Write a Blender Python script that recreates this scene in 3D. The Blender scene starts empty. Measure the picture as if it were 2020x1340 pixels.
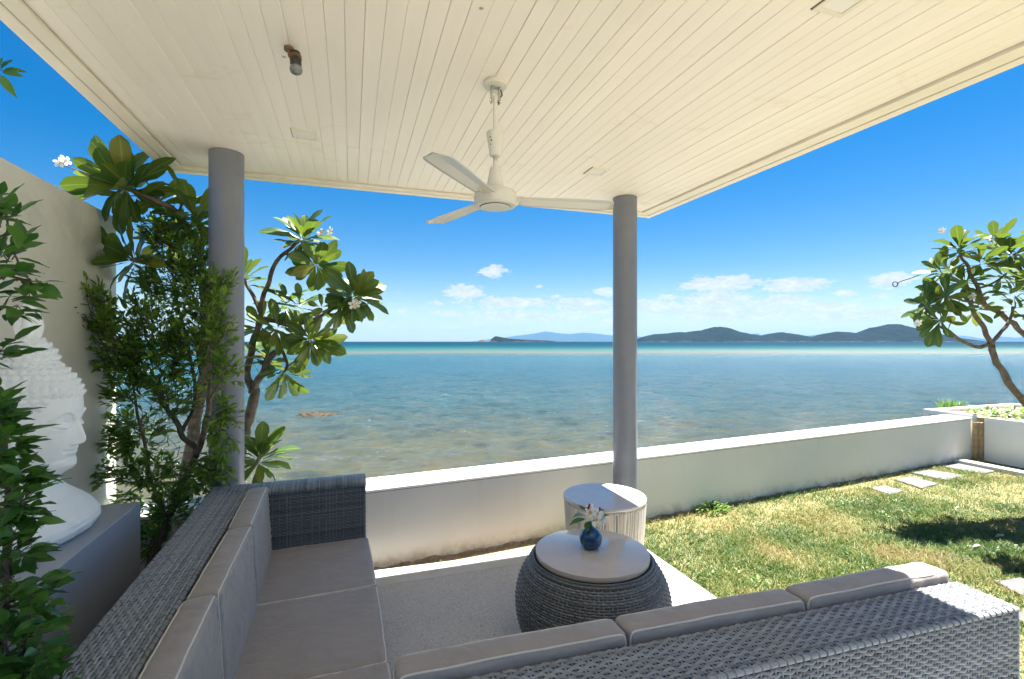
import bpy, math, random
import numpy as np
from mathutils import Vector, Matrix, noise as mnoise

random.seed(7); rng = np.random.default_rng(7)
C = bpy.context.scene.collection
S = bpy.context.scene
R = math.radians
pi = math.pi

# ------------------------------------------------------------------ camera
CAM_H = 1.6
YAW = R(18.593)
FPX = 945.3
cam_d = bpy.data.cameras.new('camera'); cam = bpy.data.objects.new('camera', cam_d); C.objects.link(cam)
cam.location = (0, 0, CAM_H); cam.rotation_euler = (R(90), 0, -YAW)
cam_d.sensor_width = 36; cam_d.lens = FPX / 2020 * 36; cam_d.shift_y = 4 / 2020
cam_d.clip_start = 0.02; cam_d.clip_end = 60000
S.camera = cam

# ------------------------------------------------------------------ light and exposure
SUN = Vector((0.383, 0.136, 1.0)).normalized()
EL = math.asin(SUN.z); AZ = math.atan2(SUN.x, SUN.y)
sd = bpy.data.lights.new('sun', 'SUN'); sun = bpy.data.objects.new('sun', sd); C.objects.link(sun)
sd.energy = 4.7; sd.angle = R(0.5); sd.color = (1, 0.955, 0.88)
sun.rotation_euler = SUN.to_track_quat('Z', 'Y').to_euler()
S.view_settings.view_transform = 'Standard'; S.view_settings.look = 'None'
S.view_settings.gamma = 1; S.view_settings.use_curve_mapping = False
S.view_settings.exposure = 2.16
S.render.engine = 'CYCLES'
S.cycles.max_bounces = 10; S.cycles.diffuse_bounces = 8; S.cycles.glossy_bounces = 4
S.cycles.transmission_bounces = 4; S.cycles.transparent_max_bounces = 8
S.cycles.volume_bounces = 0


class NT:
    """small helper for node trees"""
    def __init__(s, tree):
        s.t = tree; s.n = tree.nodes; s.l = tree.links

    def add(s, typ, **kw):
        n = s.n.new(typ)
        for k, v in kw.items(): setattr(n, k, v)
        return n

    def link(s, a, b): s.l.new(a, b)

    def val(s, sock, v):
        if hasattr(v, 'is_output') or isinstance(v, bpy.types.NodeSocket): s.l.new(v, sock)
        else: sock.default_value = v

    def math(s, op, a, b=None, c=None, clamp=False):
        n = s.n.new('ShaderNodeMath'); n.operation = op; n.use_clamp = clamp
        s.val(n.inputs[0], a)
        if b is not None: s.val(n.inputs[1], b)
        if c is not None: s.val(n.inputs[2], c)
        return n.outputs[0]

    def vmath(s, op, a, b=None, scale=None):
        n = s.n.new('ShaderNodeVectorMath'); n.operation = op
        s.val(n.inputs[0], a)
        if b is not None: s.val(n.inputs[1], b)
        if scale is not None: s.val(n.inputs['Scale'], scale)
        return n.outputs[1] if op in ('DOT_PRODUCT', 'LENGTH') else n.outputs[0]

    def mix(s, f, a, b, blend='MIX'):
        n = s.n.new('ShaderNodeMix'); n.data_type = 'RGBA'; n.blend_type = blend
        s.val(n.inputs[0], f); s.val(n.inputs[6], a); s.val(n.inputs[7], b)
        return n.outputs[2]

    def noise(s, vec=None, scale=5, detail=4, rough=0.55, dist=0):
        n = s.n.new('ShaderNodeTexNoise'); n.inputs['Scale'].default_value = scale
        n.inputs['Detail'].default_value = detail; n.inputs['Roughness'].default_value = rough
        n.inputs['Distortion'].default_value = dist
        if vec is not None: s.l.new(vec, n.inputs['Vector'])
        return n.outputs['Fac']

    def ramp(s, f, stops, interp='LINEAR'):
        n = s.n.new('ShaderNodeValToRGB'); cr = n.color_ramp; cr.interpolation = interp
        while len(cr.elements) < len(stops): cr.elements.new(0.5)
        for e, (p, c) in zip(cr.elements, stops):
            e.position = p
            e.color = (*c, 1) if not isinstance(c, (int, float)) else (c, c, c, 1)
        s.l.new(f, n.inputs[0]); return n.outputs[0]

    def mrange(s, v, a, b, c=0.0, d=1.0, smooth=False):
        n = s.n.new('ShaderNodeMapRange'); n.interpolation_type = 'SMOOTHSTEP' if smooth else 'LINEAR'
        s.val(n.inputs[0], v)
        for i, x in enumerate((a, b, c, d)): s.val(n.inputs[i + 1], x)
        return n.outputs[0]

    def combine(s, x, y, z):
        n = s.n.new('ShaderNodeCombineXYZ')
        for i, v in enumerate((x, y, z)): s.val(n.inputs[i], v)
        return n.outputs[0]

    def sep(s, v):
        n = s.n.new('ShaderNodeSeparateXYZ'); s.l.new(v, n.inputs[0]); return n.outputs

    def bump(s, h, strength=0.3, dist=0.01, normal=None):
        n = s.n.new('ShaderNodeBump'); n.inputs['Strength'].default_value = strength
        n.inputs['Distance'].default_value = dist; s.l.new(h, n.inputs['Height'])
        if normal is not None: s.l.new(normal, n.inputs['Normal'])
        return n.outputs[0]


# ------------------------------------------------------------------ sky (Nishita plus fair-weather clouds near the horizon)
W = bpy.data.worlds.new('World'); S.world = W; W.use_nodes = True
w = NT(W.node_tree); w.n.clear()
sky = w.add('ShaderNodeTexSky', sky_type='NISHITA', sun_disc=False, sun_elevation=EL, sun_rotation=AZ,
            air_density=1.0, dust_density=0.35, ozone_density=2.2, altitude=0)
hs = w.add('ShaderNodeHueSaturation'); hs.inputs['Saturation'].default_value = 1.7; hs.inputs['Hue'].default_value = 0.504; hs.inputs['Value'].default_value = 1.0
gm = w.add('ShaderNodeGamma'); gm.inputs[1].default_value = 0.88; w.link(sky.outputs[0], gm.inputs[0]); w.link(gm.outputs[0], hs.inputs['Color'])
tc = w.add('ShaderNodeTexCoord')
d = w.sep(tc.outputs['Generated'])
el = w.math('ARCSINE', d[2]); az = w.math('ARCTAN2', d[0], d[1])


def px_dir(px, py):
    u = (px - 1010) / FPX; v = -(py - 674) / FPX
    a = YAW + math.atan(u); return a, math.atan(v / math.sqrt(1 + u * u))


clouds = [(915, 577, 34, 13, .95), (972, 535, 28, 11, .8), (1010, 598, 85, 12, .8), (1140, 597, 60, 10, .75), (1190, 575, 26, 8, .7),
          (1290, 603, 48, 13, .8), (1370, 563, 30, 9, .7), (1425, 560, 75, 13, .95), (1408, 592, 62, 15, .95), (1566, 563, 62, 12, .95),
          (1545, 592, 55, 10, .8), (1670, 579, 24, 6, .8), (1760, 553, 42, 12, .85), (1736, 583, 18, 4, .8), (1620, 606, 75, 12, .7),
          (890, 620, 50, 9, .5), (1080, 628, 120, 10, .45), (1450, 618, 150, 15, .75), (1690, 622, 150, 14, .7), (1010, 622, 110, 10, .65), (1160, 612, 70, 9, .7), (1330, 612, 70, 12, .7), (860, 598, 20, 5, .5), (1100, 585, 14, 5, .5), (1062, 566, 9, 4, .6), (1500, 600, 40, 8, .8), (1230, 632, 90, 10, .45),
          (790, 611, 16, 6, .6), (1320, 588, 24, 7, .6), (2100, 560, 60, 12, .8), (2250, 600, 90, 14, .8), (150, 600, 80, 12, .5), (1900, 620, 100, 12, .5)]
mask = None
for (px, py, sx, sy, st) in clouds:
    a0, e0 = px_dir(px, py)
    dx = w.math('MULTIPLY', w.math('SUBTRACT', az, a0), FPX / sx * (1 + ((px - 1010) / FPX) ** 2))
    dy = w.math('MULTIPLY', w.math('SUBTRACT', el, e0), FPX / sy)
    r2 = w.math('ADD', w.math('MULTIPLY', dx, dx), w.math('MULTIPLY', dy, dy))
    g = w.math('MULTIPLY', w.math('POWER', 2.718, w.math('MULTIPLY', r2, -0.9)), st)
    mask = g if mask is None else w.math('MAXIMUM', mask, g)
cv = w.combine(w.math('MULTIPLY', az, 26), w.math('MULTIPLY', el, 62), 0.0)
n1 = w.noise(cv, 1.3, 10, 0.66, 0.6)
n2 = w.noise(cv, 3.6, 6, 0.6, 0.2)
nn = w.math('ADD', w.math('MULTIPLY', n1, 0.65), w.math('MULTIPLY', n2, 0.35))
dens = w.mrange(w.math('ADD', w.math('MULTIPLY', mask, 0.50), nn), 0.60, 0.72, 0, 1, True)
dens = w.math('MULTIPLY', dens, w.math('POWER', mask, 0.35))
# thin milky veil low over the horizon
veil = w.math('MULTIPLY', w.mrange(el, 0.0, 0.16, 0.34, 0.0, True), w.mrange(n1, 0.35, 0.75, 0.35, 1.0))
cl = w.math('MAXIMUM', w.math('MULTIPLY', dens, 0.95), w.math('MULTIPLY', veil, w.mrange(el, -0.02, 0.0, 0.0, 1.0)))
ccol = w.mix(w.mrange(nn, 0.45, 0.62, 0, 1), (4.4, 4.8, 5.2, 1), (6.0, 6.0, 6.0, 1))
col = w.mix(cl, hs.outputs[0], ccol)
bg = w.add('ShaderNodeBackground'); bg.inputs['Strength'].default_value = 0.041
w.link(col, bg.inputs[0])
wo = w.add('ShaderNodeOutputWorld'); w.link(bg.outputs[0], wo.inputs[0])


# ------------------------------------------------------------------ helpers: coordinates
CF = Vector((math.sin(YAW), math.cos(YAW), 0)); CR = Vector((math.cos(YAW), -math.sin(YAW), 0))


def at(px, py, D):
    """point at photo pixel px, py and depth D metres"""
    px, py, D = float(px), float(py), float(D)
    u = (px - 1010) / FPX; v = -(py - 674) / FPX
    return Vector((0, 0, CAM_H)) + D * (CF + u * CR + Vector((0, 0, v)))


def atz(px, py, z):
    v = -(py - 674) / FPX; D = (z - CAM_H) / v
    return at(px, py, D)


# ------------------------------------------------------------------ helpers: meshes and objects
class MB:
    def __init__(s): s.v = []; s.f = []; s.m = []

    def add(s, vs, fs, mi=0):
        o = len(s.v); s.v += [tuple(v) for v in vs]
        s.f += [tuple(i + o for i in f) for f in fs]; s.m += [mi] * len(fs)

    def box(s, x0, x1, y0, y1, z0, z1, mi=0, M=None):
        vs = [Vector((x, y, z)) for x in (x0, x1) for y in (y0, y1) for z in (z0, z1)]
        if M is not None: vs = [M @ v for v in vs]
        s.add(vs, [(0, 1, 3, 2), (4, 6, 7, 5), (0, 4, 5, 1), (2, 3, 7, 6), (0, 2, 6, 4), (1, 5, 7, 3)], mi)

    def tube(s, pts, rad, n=8, cap=True, closed=False, mi=0):
        pts = [Vector(p) for p in pts]; m = len(pts)
        if not hasattr(rad, '__len__'): rad = [rad] * m
        rad = [float(q) for q in rad]; rings = []; prev = None
        for i, p in enumerate(pts):
            if closed: t = pts[(i + 1) % m] - pts[i - 1]
            else: t = pts[min(i + 1, m - 1)] - pts[max(i - 1, 0)]
            if t.length < 1e-9: t = Vector((0, 0, 1))
            t.normalize()
            if prev is None:
                a = Vector((0, 0, 1)) if abs(t.z) < 0.9 else Vector((1, 0, 0))
                u = t.cross(a).normalized()
            else:
                u = prev - t * prev.dot(t)
                if u.length < 1e-6: u = t.orthogonal()
                u.normalize()
            prev = u; vv = t.cross(u)
            rings.append([p + rad[i] * (math.cos(2 * pi * k / n) * u + math.sin(2 * pi * k / n) * vv) for k in range(n)])
        vs = [q for r in rings for q in r]; fs = []
        for i in range(m if closed else m - 1):
            j = (i + 1) % m
            for k in range(n):
                k2 = (k + 1) % n; fs.append((i * n + k, i * n + k2, j * n + k2, j * n + k))
        if cap and not closed:
            fs.append(tuple(range(n - 1, -1, -1))); fs.append(tuple((m - 1) * n + k for k in range(n)))
        s.add(vs, fs, mi)

    def lathe(s, prof, c=(0, 0, 0), n=32, mi=0, capb=True, capt=True):
        """profile list of (r, z) from bottom to top"""
        vs = []; fs = []
        for r, z in prof:
            for k in range(n):
                a = 2 * pi * k / n; vs.append((c[0] + r * math.cos(a), c[1] + r * math.sin(a), c[2] + z))
        for i in range(len(prof) - 1):
            for k in range(n):
                k2 = (k + 1) % n; fs.append((i * n + k, i * n + k2, (i + 1) * n + k2, (i + 1) * n + k))
        if capb: fs.append(tuple(range(n - 1, -1, -1)))
        if capt: fs.append(tuple((len(prof) - 1) * n + k for k in range(n)))
        s.add(vs, fs, mi)

    def mesh(s, name, mats, smooth=False):
        me = bpy.data.meshes.new(name); me.from_pydata(s.v, [], s.f)
        if not isinstance(mats, (list, tuple)): mats = [mats]
        for m in mats: me.materials.append(m)
        if len(mats) > 1: me.polygons.foreach_set('material_index', s.m)
        if smooth: me.polygons.foreach_set('use_smooth', [True] * len(s.f))
        me.update(); return me

    def build(s, name, mats, parent=None, smooth=False, bevel=0, loc=None):
        return obj(name, s.mesh(name, mats, smooth), parent, bevel, loc)


def obj(name, me, parent=None, bevel=0, loc=None, M=None):
    o = bpy.data.objects.new(name, me); C.objects.link(o)
    if parent is not None:
        o.parent = parent
    if loc is not None: o.location = loc
    if M is not None: o.matrix_basis = M
    if bevel:
        b = o.modifiers.new('bevel', 'BEVEL'); b.width = bevel; b.segments = 2; b.limit_method = 'ANGLE'; b.angle_limit = R(40)
    return o


def tag(o, label=None, cat=None, group=None, kind=None):
    if label: o['label'] = label
    if cat: o['category'] = cat
    if group: o['group'] = group
    if kind: o['kind'] = kind
    return o


def thing(name, label, cat, loc=(0, 0, 0), rz=0, group=None):
    o = bpy.data.objects.new(name, None); C.objects.link(o); o.location = loc; o.rotation_euler = (0, 0, rz)
    o.empty_display_size = 0.1
    return tag(o, label, cat, group)


def smooth_path(pts, n=6):
    pts = [Vector(p) for p in pts]
    out = []
    for i in range(len(pts) - 1):
        p0 = pts[max(i - 1, 0)]; p1 = pts[i]; p2 = pts[i + 1]; p3 = pts[min(i + 2, len(pts) - 1)]
        for k in range(n):
            t = k / n
            out.append(0.5 * ((2 * p1) + (p2 - p0) * t + (2 * p0 - 5 * p1 + 4 * p2 - p3) * t * t + (3 * p1 - p0 - 3 * p2 + p3) * t ** 3))
    out.append(pts[-1]); return out


def np_mesh(name, verts, faces_flat, counts, mats, smooth=False):
    me = bpy.data.meshes.new(name); verts = np.asarray(verts, np.float32)
    me.vertices.add(len(verts)); me.vertices.foreach_set('co', verts.ravel())
    counts = np.asarray(counts, np.int32)
    me.loops.add(int(counts.sum())); me.loops.foreach_set('vertex_index', np.asarray(faces_flat, np.int32).ravel())
    me.polygons.add(len(counts)); st = np.concatenate([[0], np.cumsum(counts)[:-1]]).astype(np.int32)
    me.polygons.foreach_set('loop_start', st)
    try: me.polygons.foreach_set('loop_total', counts)
    except Exception: pass
    if smooth: me.polygons.foreach_set('use_smooth', np.ones(len(counts), bool))
    for m in (mats if isinstance(mats, (list, tuple)) else [mats]): me.materials.append(m)
    me.update(calc_edges=True); me.validate(); return me


# ------------------------------------------------------------------ materials
def newmat(name):
    m = bpy.data.materials.new(name); m.use_nodes = True; t = NT(m.node_tree)
    b = t.n['Principled BSDF']; return m, t, b


def mat(name, c, rough=0.6, var=0.12, scale=6, bump=0.0, bscale=80, metal=0, spec=0.5, c2=None, stain=None, bdist=0.004, coat=0):
    m, t, b = newmat(name)
    tcn = t.add('ShaderNodeTexCoord').outputs['Object']
    n = t.noise(tcn, scale, 6, 0.6)
    c2 = c2 or tuple(x * (1 - var) for x in c)
    c1 = tuple(min(1, x * (1 + var * 0.5)) for x in c)
    colr = t.ramp(n, [(0.3, c2), (0.7, c1)])
    if stain:
        sn = t.noise(tcn, stain[1], 5, 0.65, 0.6)
        colr = t.mix(t.mrange(sn, stain[2], stain[2] + 0.12, 0, stain[3]), colr, (*stain[0], 1))
    t.link(colr, b.inputs['Base Color'])
    b.inputs['Roughness'].default_value = rough; b.inputs['Metallic'].default_value = metal
    b.inputs['Specular IOR Level'].default_value = spec
    if coat: b.inputs['Coat Weight'].default_value = coat; b.inputs['Coat Roughness'].default_value = 0.08
    if bump:
        bn = t.noise(tcn, bscale, 5, 0.6); t.link(t.bump(bn, bump, bdist), b.inputs['Normal'])
    return m


M = {}
M['plank'] = None


def plank_mat(name, base):
    m, t, b = newmat(name)
    oi = t.add('ShaderNodeObjectInfo'); ge = t.add('ShaderNodeNewGeometry').outputs['Position']
    n = t.noise(t.vmath('MULTIPLY', ge, (9, 1.2, 9)), 1.5, 6, 0.6)
    colr = t.mix(t.mrange(n, .3, .7), tuple(x * 0.955 for x in base) + (1,), (*base, 1))
    colr = t.mix(0.10, colr, t.ramp(oi.outputs['Random'], [(0, (0.62, 0.55, 0.46)), (1, (0.9, 0.84, 0.75))]))
    # rusty nail spots and damp marks
    v = t.add('ShaderNodeTexVoronoi'); v.inputs['Scale'].default_value = 3.1; t.link(ge, v.inputs['Vector'])
    sp = t.mrange(v.outputs['Distance'], 0.012, 0.035, 0.8, 0.0)
    colr = t.mix(sp, colr, (0.25, 0.13, 0.06, 1))
    st = t.noise(t.vmath('MULTIPLY', ge, (1.2, 3.5, 1)), 1.3, 5, 0.7, 1.0)
    colr = t.mix(t.mrange(st, 0.60, 0.76, 0, 0.45), colr, (0.62, 0.47, 0.30, 1))
    t.link(colr, b.inputs['Base Color']); b.inputs['Roughness'].default_value = 0.5
    bn = t.noise(t.vmath('MULTIPLY', ge, (40, 4, 40)), 1.0, 4, 0.6)
    t.link(t.bump(bn, 0.12, 0.002), b.inputs['Normal'])
    return m


M['plank'] = plank_mat('ceiling_paint', (0.90, 0.83, 0.75))
M['trim'] = mat('trim_paint', (0.80, 0.735, 0.63), 0.5, 0.08, 3, 0.1, 30, stain=((0.45, 0.36, 0.26), 5, 0.66, 0.4))
M['groove'] = mat('plank_gap', (0.60, 0.50, 0.38), 0.8)
M['roof_top'] = mat('roof_covering', (0.45, 0.44, 0.42), 0.8)
M['column'] = mat('grey_column_paint', (0.19, 0.20, 0.24), 0.40, 0.10, 5, 0.10, 40, stain=((0.14, 0.14, 0.14), 11, 0.64, 0.35))
M['wall'] = mat('sea_wall_paint', (0.74, 0.72, 0.68), 0.6, 0.07, 2.2, 0.15, 60, stain=((0.50, 0.46, 0.38), 2.6, 0.62, 0.35))
def streaked(name, c, dirt):
    m, t, b = newmat(name); p = t.add('ShaderNodeNewGeometry').outputs['Position']
    n = t.noise(p, 1.4, 6, 0.6); colr = t.mix(t.mrange(n, .35, .65), tuple(x * .93 for x in c) + (1,), (*c, 1))
    sv = t.noise(t.vmath('MULTIPLY', p, (9, 9, .7)), 1.0, 5, 0.7); z = t.sep(p)[2]
    top = t.mrange(z, .1, .53, .15, .6)
    colr = t.mix(t.math('MULTIPLY', t.mrange(sv, .55, .75, 0, .22), top), colr, (*dirt, 1))
    foot = t.math('MULTIPLY', t.mrange(z, -.04, .09, 1, 0), t.mrange(t.noise(p, 7, 5, .7), .4, .62, 0, .8))
    colr = t.mix(foot, colr, (0.26, 0.22, 0.15, 1))
    ck = t.add('ShaderNodeTexVoronoi', feature='DISTANCE_TO_EDGE'); ck.inputs['Scale'].default_value = 1.1
    t.link(t.vmath('ADD', p, t.vmath('MULTIPLY', t.combine(n, n, n), (.9, .9, .9))), ck.inputs['Vector'])
    colr = t.mix(t.mrange(ck.outputs['Distance'], .001, .003, .12, 0), colr, (0.35, 0.32, 0.27, 1))
    t.link(colr, b.inputs['Base Color']); b.inputs['Roughness'].default_value = .6
    t.link(t.bump(t.noise(p, 45, 4, .6), .2, .004), b.inputs['Normal']); return m


M['wall'] = streaked('sea_wall_paint', (0.72, 0.69, 0.63), (0.42, 0.38, 0.30))
M['coping'] = mat('coping_paint', (0.82, 0.81, 0.78), 0.55, 0.06, 3, 0.1, 50)
M['crack'] = mat('coping_joint', (0.30, 0.24, 0.17), 0.9, 0.5, 30)
M['tallwall'] = mat('tall_wall_render', (0.70, 0.68, 0.61), 0.65, 0.1, 1.6, 0.15, 50, stain=((0.42, 0.41, 0.36), 1.9, 0.6, 0.4))
M['plinth'] = mat('plinth_grey_paint', (0.33, 0.355, 0.42), 0.4, 0.05, 3, 0.04, 60)
M['plaster'] = mat('bust_plaster', (0.86, 0.885, 0.90), 0.55, 0.04, 14, 0.25, 90, stain=((0.5, 0.52, 0.52), 11, 0.7, 0.3), bdist=0.003)
M['fan'] = mat('fan_white_enamel', (0.70, 0.67, 0.61), 0.25, 0.04, 5)
M['fan_trim'] = mat('fan_chrome', (0.55, 0.54, 0.52), 0.25, 0.1, 30, metal=0.9)
M['rust'] = mat('rusty_metal', (0.22, 0.12, 0.06), 0.75, 0.5, 60, 0.4, 120)
M['dark'] = mat('dark_metal', (0.03, 0.027, 0.025), 0.5, 0.3, 30)
M['hole'] = mat('screw_hole_shadow', (0.08, 0.07, 0.06), 0.8)
M['lampwhite'] = mat('light_cover_white', (0.82, 0.78, 0.74), 0.3, 0.03)
M['piping'] = mat('cushion_piping', (0.66, 0.62, 0.56), 0.7, 0.08, 60)
M['stone'] = mat('stepping_stone', (0.15, 0.148, 0.146), 0.85, 0.25, 9, 0.6, 40, bdist=0.006, stain=((0.36, 0.31, 0.22), 14, 0.6, 0.5))
M['wood'] = mat('weathered_post', (0.42, 0.30, 0.18), 0.8, 0.4, 15, 0.4, 60, stain=((0.12, 0.07, 0.04), 10, 0.55, 0.8))
M['vase'] = mat('blue_glazed_ceramic', (0.008, 0.085, 0.20), 0.2, 0.35, 18, coat=0.5, c2=(0.004, 0.03, 0.085))
M['white_petal'] = None
M['dgrey'] = mat('wicker_core', (0.035, 0.036, 0.04), 0.8)
M['cord'] = mat('cream_cord', (0.80, 0.74, 0.64), 0.75, 0.08, 40)
M['rock'] = mat('reef_rock', (0.065, 0.048, 0.024), 0.9, 0.7, 6, 1.0, 14, bdist=0.08)
M['soil'] = mat('bare_soil', (0.36, 0.28, 0.19), 0.95, 0.3, 12, 0.6, 60, bdist=0.01)


def marble(name, c, rough=0.12):
    m, t, b = newmat(name); tcn = t.add('ShaderNodeTexCoord').outputs['Object']
    n = t.noise(tcn, 6, 8, 0.7, 0.3); fine = t.noise(tcn, 160, 3, 0.7)
    colr = t.ramp(n, [(0.3, tuple(x * 0.88 for x in c)), (0.7, c)])
    colr = t.mix(t.mrange(fine, 0.55, 0.75, 0, 0.35), colr, tuple(x * 0.7 for x in c) + (1,))
    fleck = t.add('ShaderNodeTexVoronoi'); fleck.inputs['Scale'].default_value = 60; t.link(tcn, fleck.inputs['Vector'])
    colr = t.mix(t.mrange(fleck.outputs['Distance'], 0.05, 0.12, 0.5, 0), colr, (0.85, 0.82, 0.76, 1))
    t.link(colr, b.inputs['Base Color']); b.inputs['Roughness'].default_value = rough
    b.inputs['Specular IOR Level'].default_value = 0.6
    return m


M['marble'] = marble('cream_marble', (0.68, 0.58, 0.49), 0.06)
M['marble2'] = marble('pale_marble', (0.68, 0.62, 0.57), 0.15)


def wicker(name, c):
    m, t, b = newmat(name)
    ge = t.add('ShaderNodeNewGeometry'); tcn = t.add('ShaderNodeTexCoord').outputs['Object']
    n = t.noise(tcn, 30, 5, 0.65); big = t.noise(tcn, 4, 3, 0.5)
    isl = ge.outputs['Random Per Island']
    f = t.math('ADD', t.math('MULTIPLY', n, 0.5), t.math('MULTIPLY', isl, 0.5))
    colr = t.ramp(f, [(0.2, tuple(x * 0.55 for x in c)), (0.5, c), (0.8, tuple(min(1, x * 1.5) for x in c))])
    colr = t.mix(t.mrange(big, .45, .7, 0, .25), colr, (c[0] * 1.2, c[1] * 1.15, c[2] * 0.9, 1))
    t.link(colr, b.inputs['Base Color']); b.inputs['Roughness'].default_value = 0.42
    bn = t.noise(t.vmath('MULTIPLY', tcn, (1, 1, 1)), 400, 2, 0.5); t.link(t.bump(bn, 0.2, 0.001), b.inputs['Normal'])
    return m


M['wicker'] = wicker('grey_synthetic_wicker', (0.225, 0.24, 0.262))
M['wicker_dark'] = wicker('charcoal_synthetic_wicker', (0.150, 0.158, 0.168))


def fabric():
    m, t, b = newmat('taupe_outdoor_fabric'); tcn = t.add('ShaderNodeTexCoord').outputs['Object']
    n = t.noise(tcn, 7, 5, 0.6); fine = t.noise(tcn, 700, 2, 0.5)
    colr = t.ramp(n, [(0.25, (0.315, 0.272, 0.245)), (0.75, (0.380, 0.330, 0.300))])
    colr = t.mix(0.18, colr, t.ramp(fine, [(0.3, (0.1, 0.09, 0.08)), (0.7, (0.42, 0.38, 0.35))]))
    t.link(colr, b.inputs['Base Color']); b.inputs['Roughness'].default_value = 0.75
    b.inputs['Sheen Weight'].default_value = 0.25; b.inputs['Sheen Roughness'].default_value = 0.4
    n1 = t.noise(t.vmath('MULTIPLY', tcn, (5.0, 8, 8)), 1.2, 3, 0.5, 1.2)
    n2 = t.noise(tcn, 18, 3, 0.5, 0.4)
    h = t.math('ADD', n1, t.math('MULTIPLY', n2, 0.4))
    bb = t.bump(h, 0.5, 0.014); t.link(t.bump(fine, 0.15, 0.001, bb), b.inputs['Normal'])
    return m


M['fabric'] = fabric()


def floor_mat():
    m, t, b = newmat('washed_aggregate_floor'); p = t.add('ShaderNodeNewGeometry').outputs['Position']
    v = t.add('ShaderNodeTexVoronoi'); v.inputs['Scale'].default_value = 190; t.link(p, v.inputs['Vector'])
    n = t.noise(p, 2.3, 6, 0.6); n2 = t.noise(p, 90, 3, 0.7)
    colr = t.ramp(v.outputs['Color'], [(0.1, (0.34, 0.32, 0.29)), (0.5, (0.56, 0.53, 0.485)), (0.95, (0.72, 0.69, 0.64))])
    colr = t.mix(0.35, colr, t.ramp(n, [(0.3, (0.50, 0.47, 0.43)), (0.7, (0.60, 0.57, 0.525))]))
    sp = t.add('ShaderNodeTexVoronoi'); sp.inputs['Scale'].default_value = 9; t.link(p, sp.inputs['Vector'])
    big = t.noise(p, 1.7, 2)
    dots = t.math('MULTIPLY', t.mrange(sp.outputs['Distance'], 0.03, 0.07, 0.9, 0), t.mrange(big, 0.45, 0.55, 0, 1))
    colr = t.mix(dots, colr, (0.04, 0.035, 0.03, 1))
    st = t.noise(p, 3.0, 5, 0.7, 0.8); colr = t.mix(t.mrange(st, 0.6, 0.75, 0, 0.3), colr, (0.20, 0.185, 0.165, 1))
    t.link(colr, b.inputs['Base Color']); b.inputs['Roughness'].default_value = 0.65
    h = t.math('ADD', v.outputs['Distance'], t.math('MULTIPLY', n2, 0.5))
    t.link(t.bump(h, 0.5, 0.003), b.inputs['Normal'])
    return m


M['floor'] = floor_mat()
M['border'] = mat('smooth_concrete_border', (0.60, 0.58, 0.54), 0.7, 0.12, 5, 0.25, 120, stain=((0.4, 0.37, 0.32), 9, 0.66, 0.4))


def leaf_mat(name, stops, rough=0.35, trans=0.35, tcol=(0.30, 0.45, 0.05), island=False, vein=True, spec=0.5):
    m, t, b = newmat(name)
    if island: r = t.add('ShaderNodeNewGeometry').outputs['Random Per Island']
    else: r = t.add('ShaderNodeObjectInfo').outputs['Random']
    tcn = t.add('ShaderNodeTexCoord').outputs['Object']
    n = t.noise(tcn, 14, 4, 0.6)
    f = t.math('ADD', t.math('MULTIPLY', r, 0.8), t.math('MULTIPLY', n, 0.25))
    colr = t.ramp(f, stops)
    uv = t.add('ShaderNodeUVMap').outputs[0]; u = t.sep(uv)
    if vein:
        ctr = t.mrange(t.math('ABSOLUTE', t.math('SUBTRACT', u[1], 0.5)), 0.015, 0.05, 0.6, 0)
        wv = t.math('SINE', t.math('ADD', t.math('MULTIPLY', u[0], 120), t.math('MULTIPLY', t.math('ABSOLUTE', t.math('SUBTRACT', u[1], 0.5)), -40)))
        ctr = t.math('MAXIMUM', ctr, t.mrange(wv, 0.8, 1.0, 0, 0.22))
        colr = t.mix(ctr, colr, (0.32, 0.38, 0.12, 1))
    t.link(colr, b.inputs['Base Color']); b.inputs['Roughness'].default_value = rough
    b.inputs['Specular IOR Level'].default_value = spec
    tr = t.add('ShaderNodeBsdfTranslucent'); t.link(t.mix(0.6, colr, (*tcol, 1)), tr.inputs[0])
    ms = t.add('ShaderNodeMixShader'); ms.inputs[0].default_value = trans
    t.link(b.outputs[0], ms.inputs[1]); t.link(tr.outputs[0], ms.inputs[2])
    t.link(ms.outputs[0], t.n['Material Output'].inputs[0])
    return m


G1 = [(0.0, (0.014, 0.046, 0.012)), (0.35, (0.036, 0.092, 0.014)), (0.7, (0.085, 0.150, 0.018)), (0.9, (0.15, 0.17, 0.022)), (1.0, (0.30, 0.19, 0.03))]
G2 = [(0.0, (0.019, 0.067, 0.016)), (0.5, (0.042, 0.131, 0.022)), (0.9, (0.088, 0.208, 0.032)), (1.0, (0.160, 0.288, 0.048))]
G3 = [(0.0, (0.042, 0.101, 0.021)), (0.5, (0.103, 0.201, 0.032)), (0.9, (0.205, 0.343, 0.044)), (1.0, (0.410, 0.422, 0.070))]
M['plum'] = leaf_mat('frangipani_leaf', G1, 0.36, 0.27, (0.26, 0.38, 0.04))
M['fic'] = leaf_mat('glossy_dark_leaf', G2, 0.33, 0.3, (0.12, 0.3, 0.03), vein=False)
M['shr'] = leaf_mat('shrub_leaf', G3, 0.4, 0.42, (0.25, 0.42, 0.04), vein=False)
M['shr_i'] = leaf_mat('shrub_leaf_mass', G3, 0.4, 0.42, (0.25, 0.42, 0.04), island=True, vein=False)
M['fic_i'] = leaf_mat('dark_leaf_mass', G2, 0.35, 0.2, (0.12, 0.3, 0.03), island=True, vein=False)
M['bark'] = mat('grey_brown_bark', (0.17, 0.135, 0.105), 0.85, 0.45, 25, 0.8, 60, bdist=0.006, c2=(0.07, 0.052, 0.04))
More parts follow.
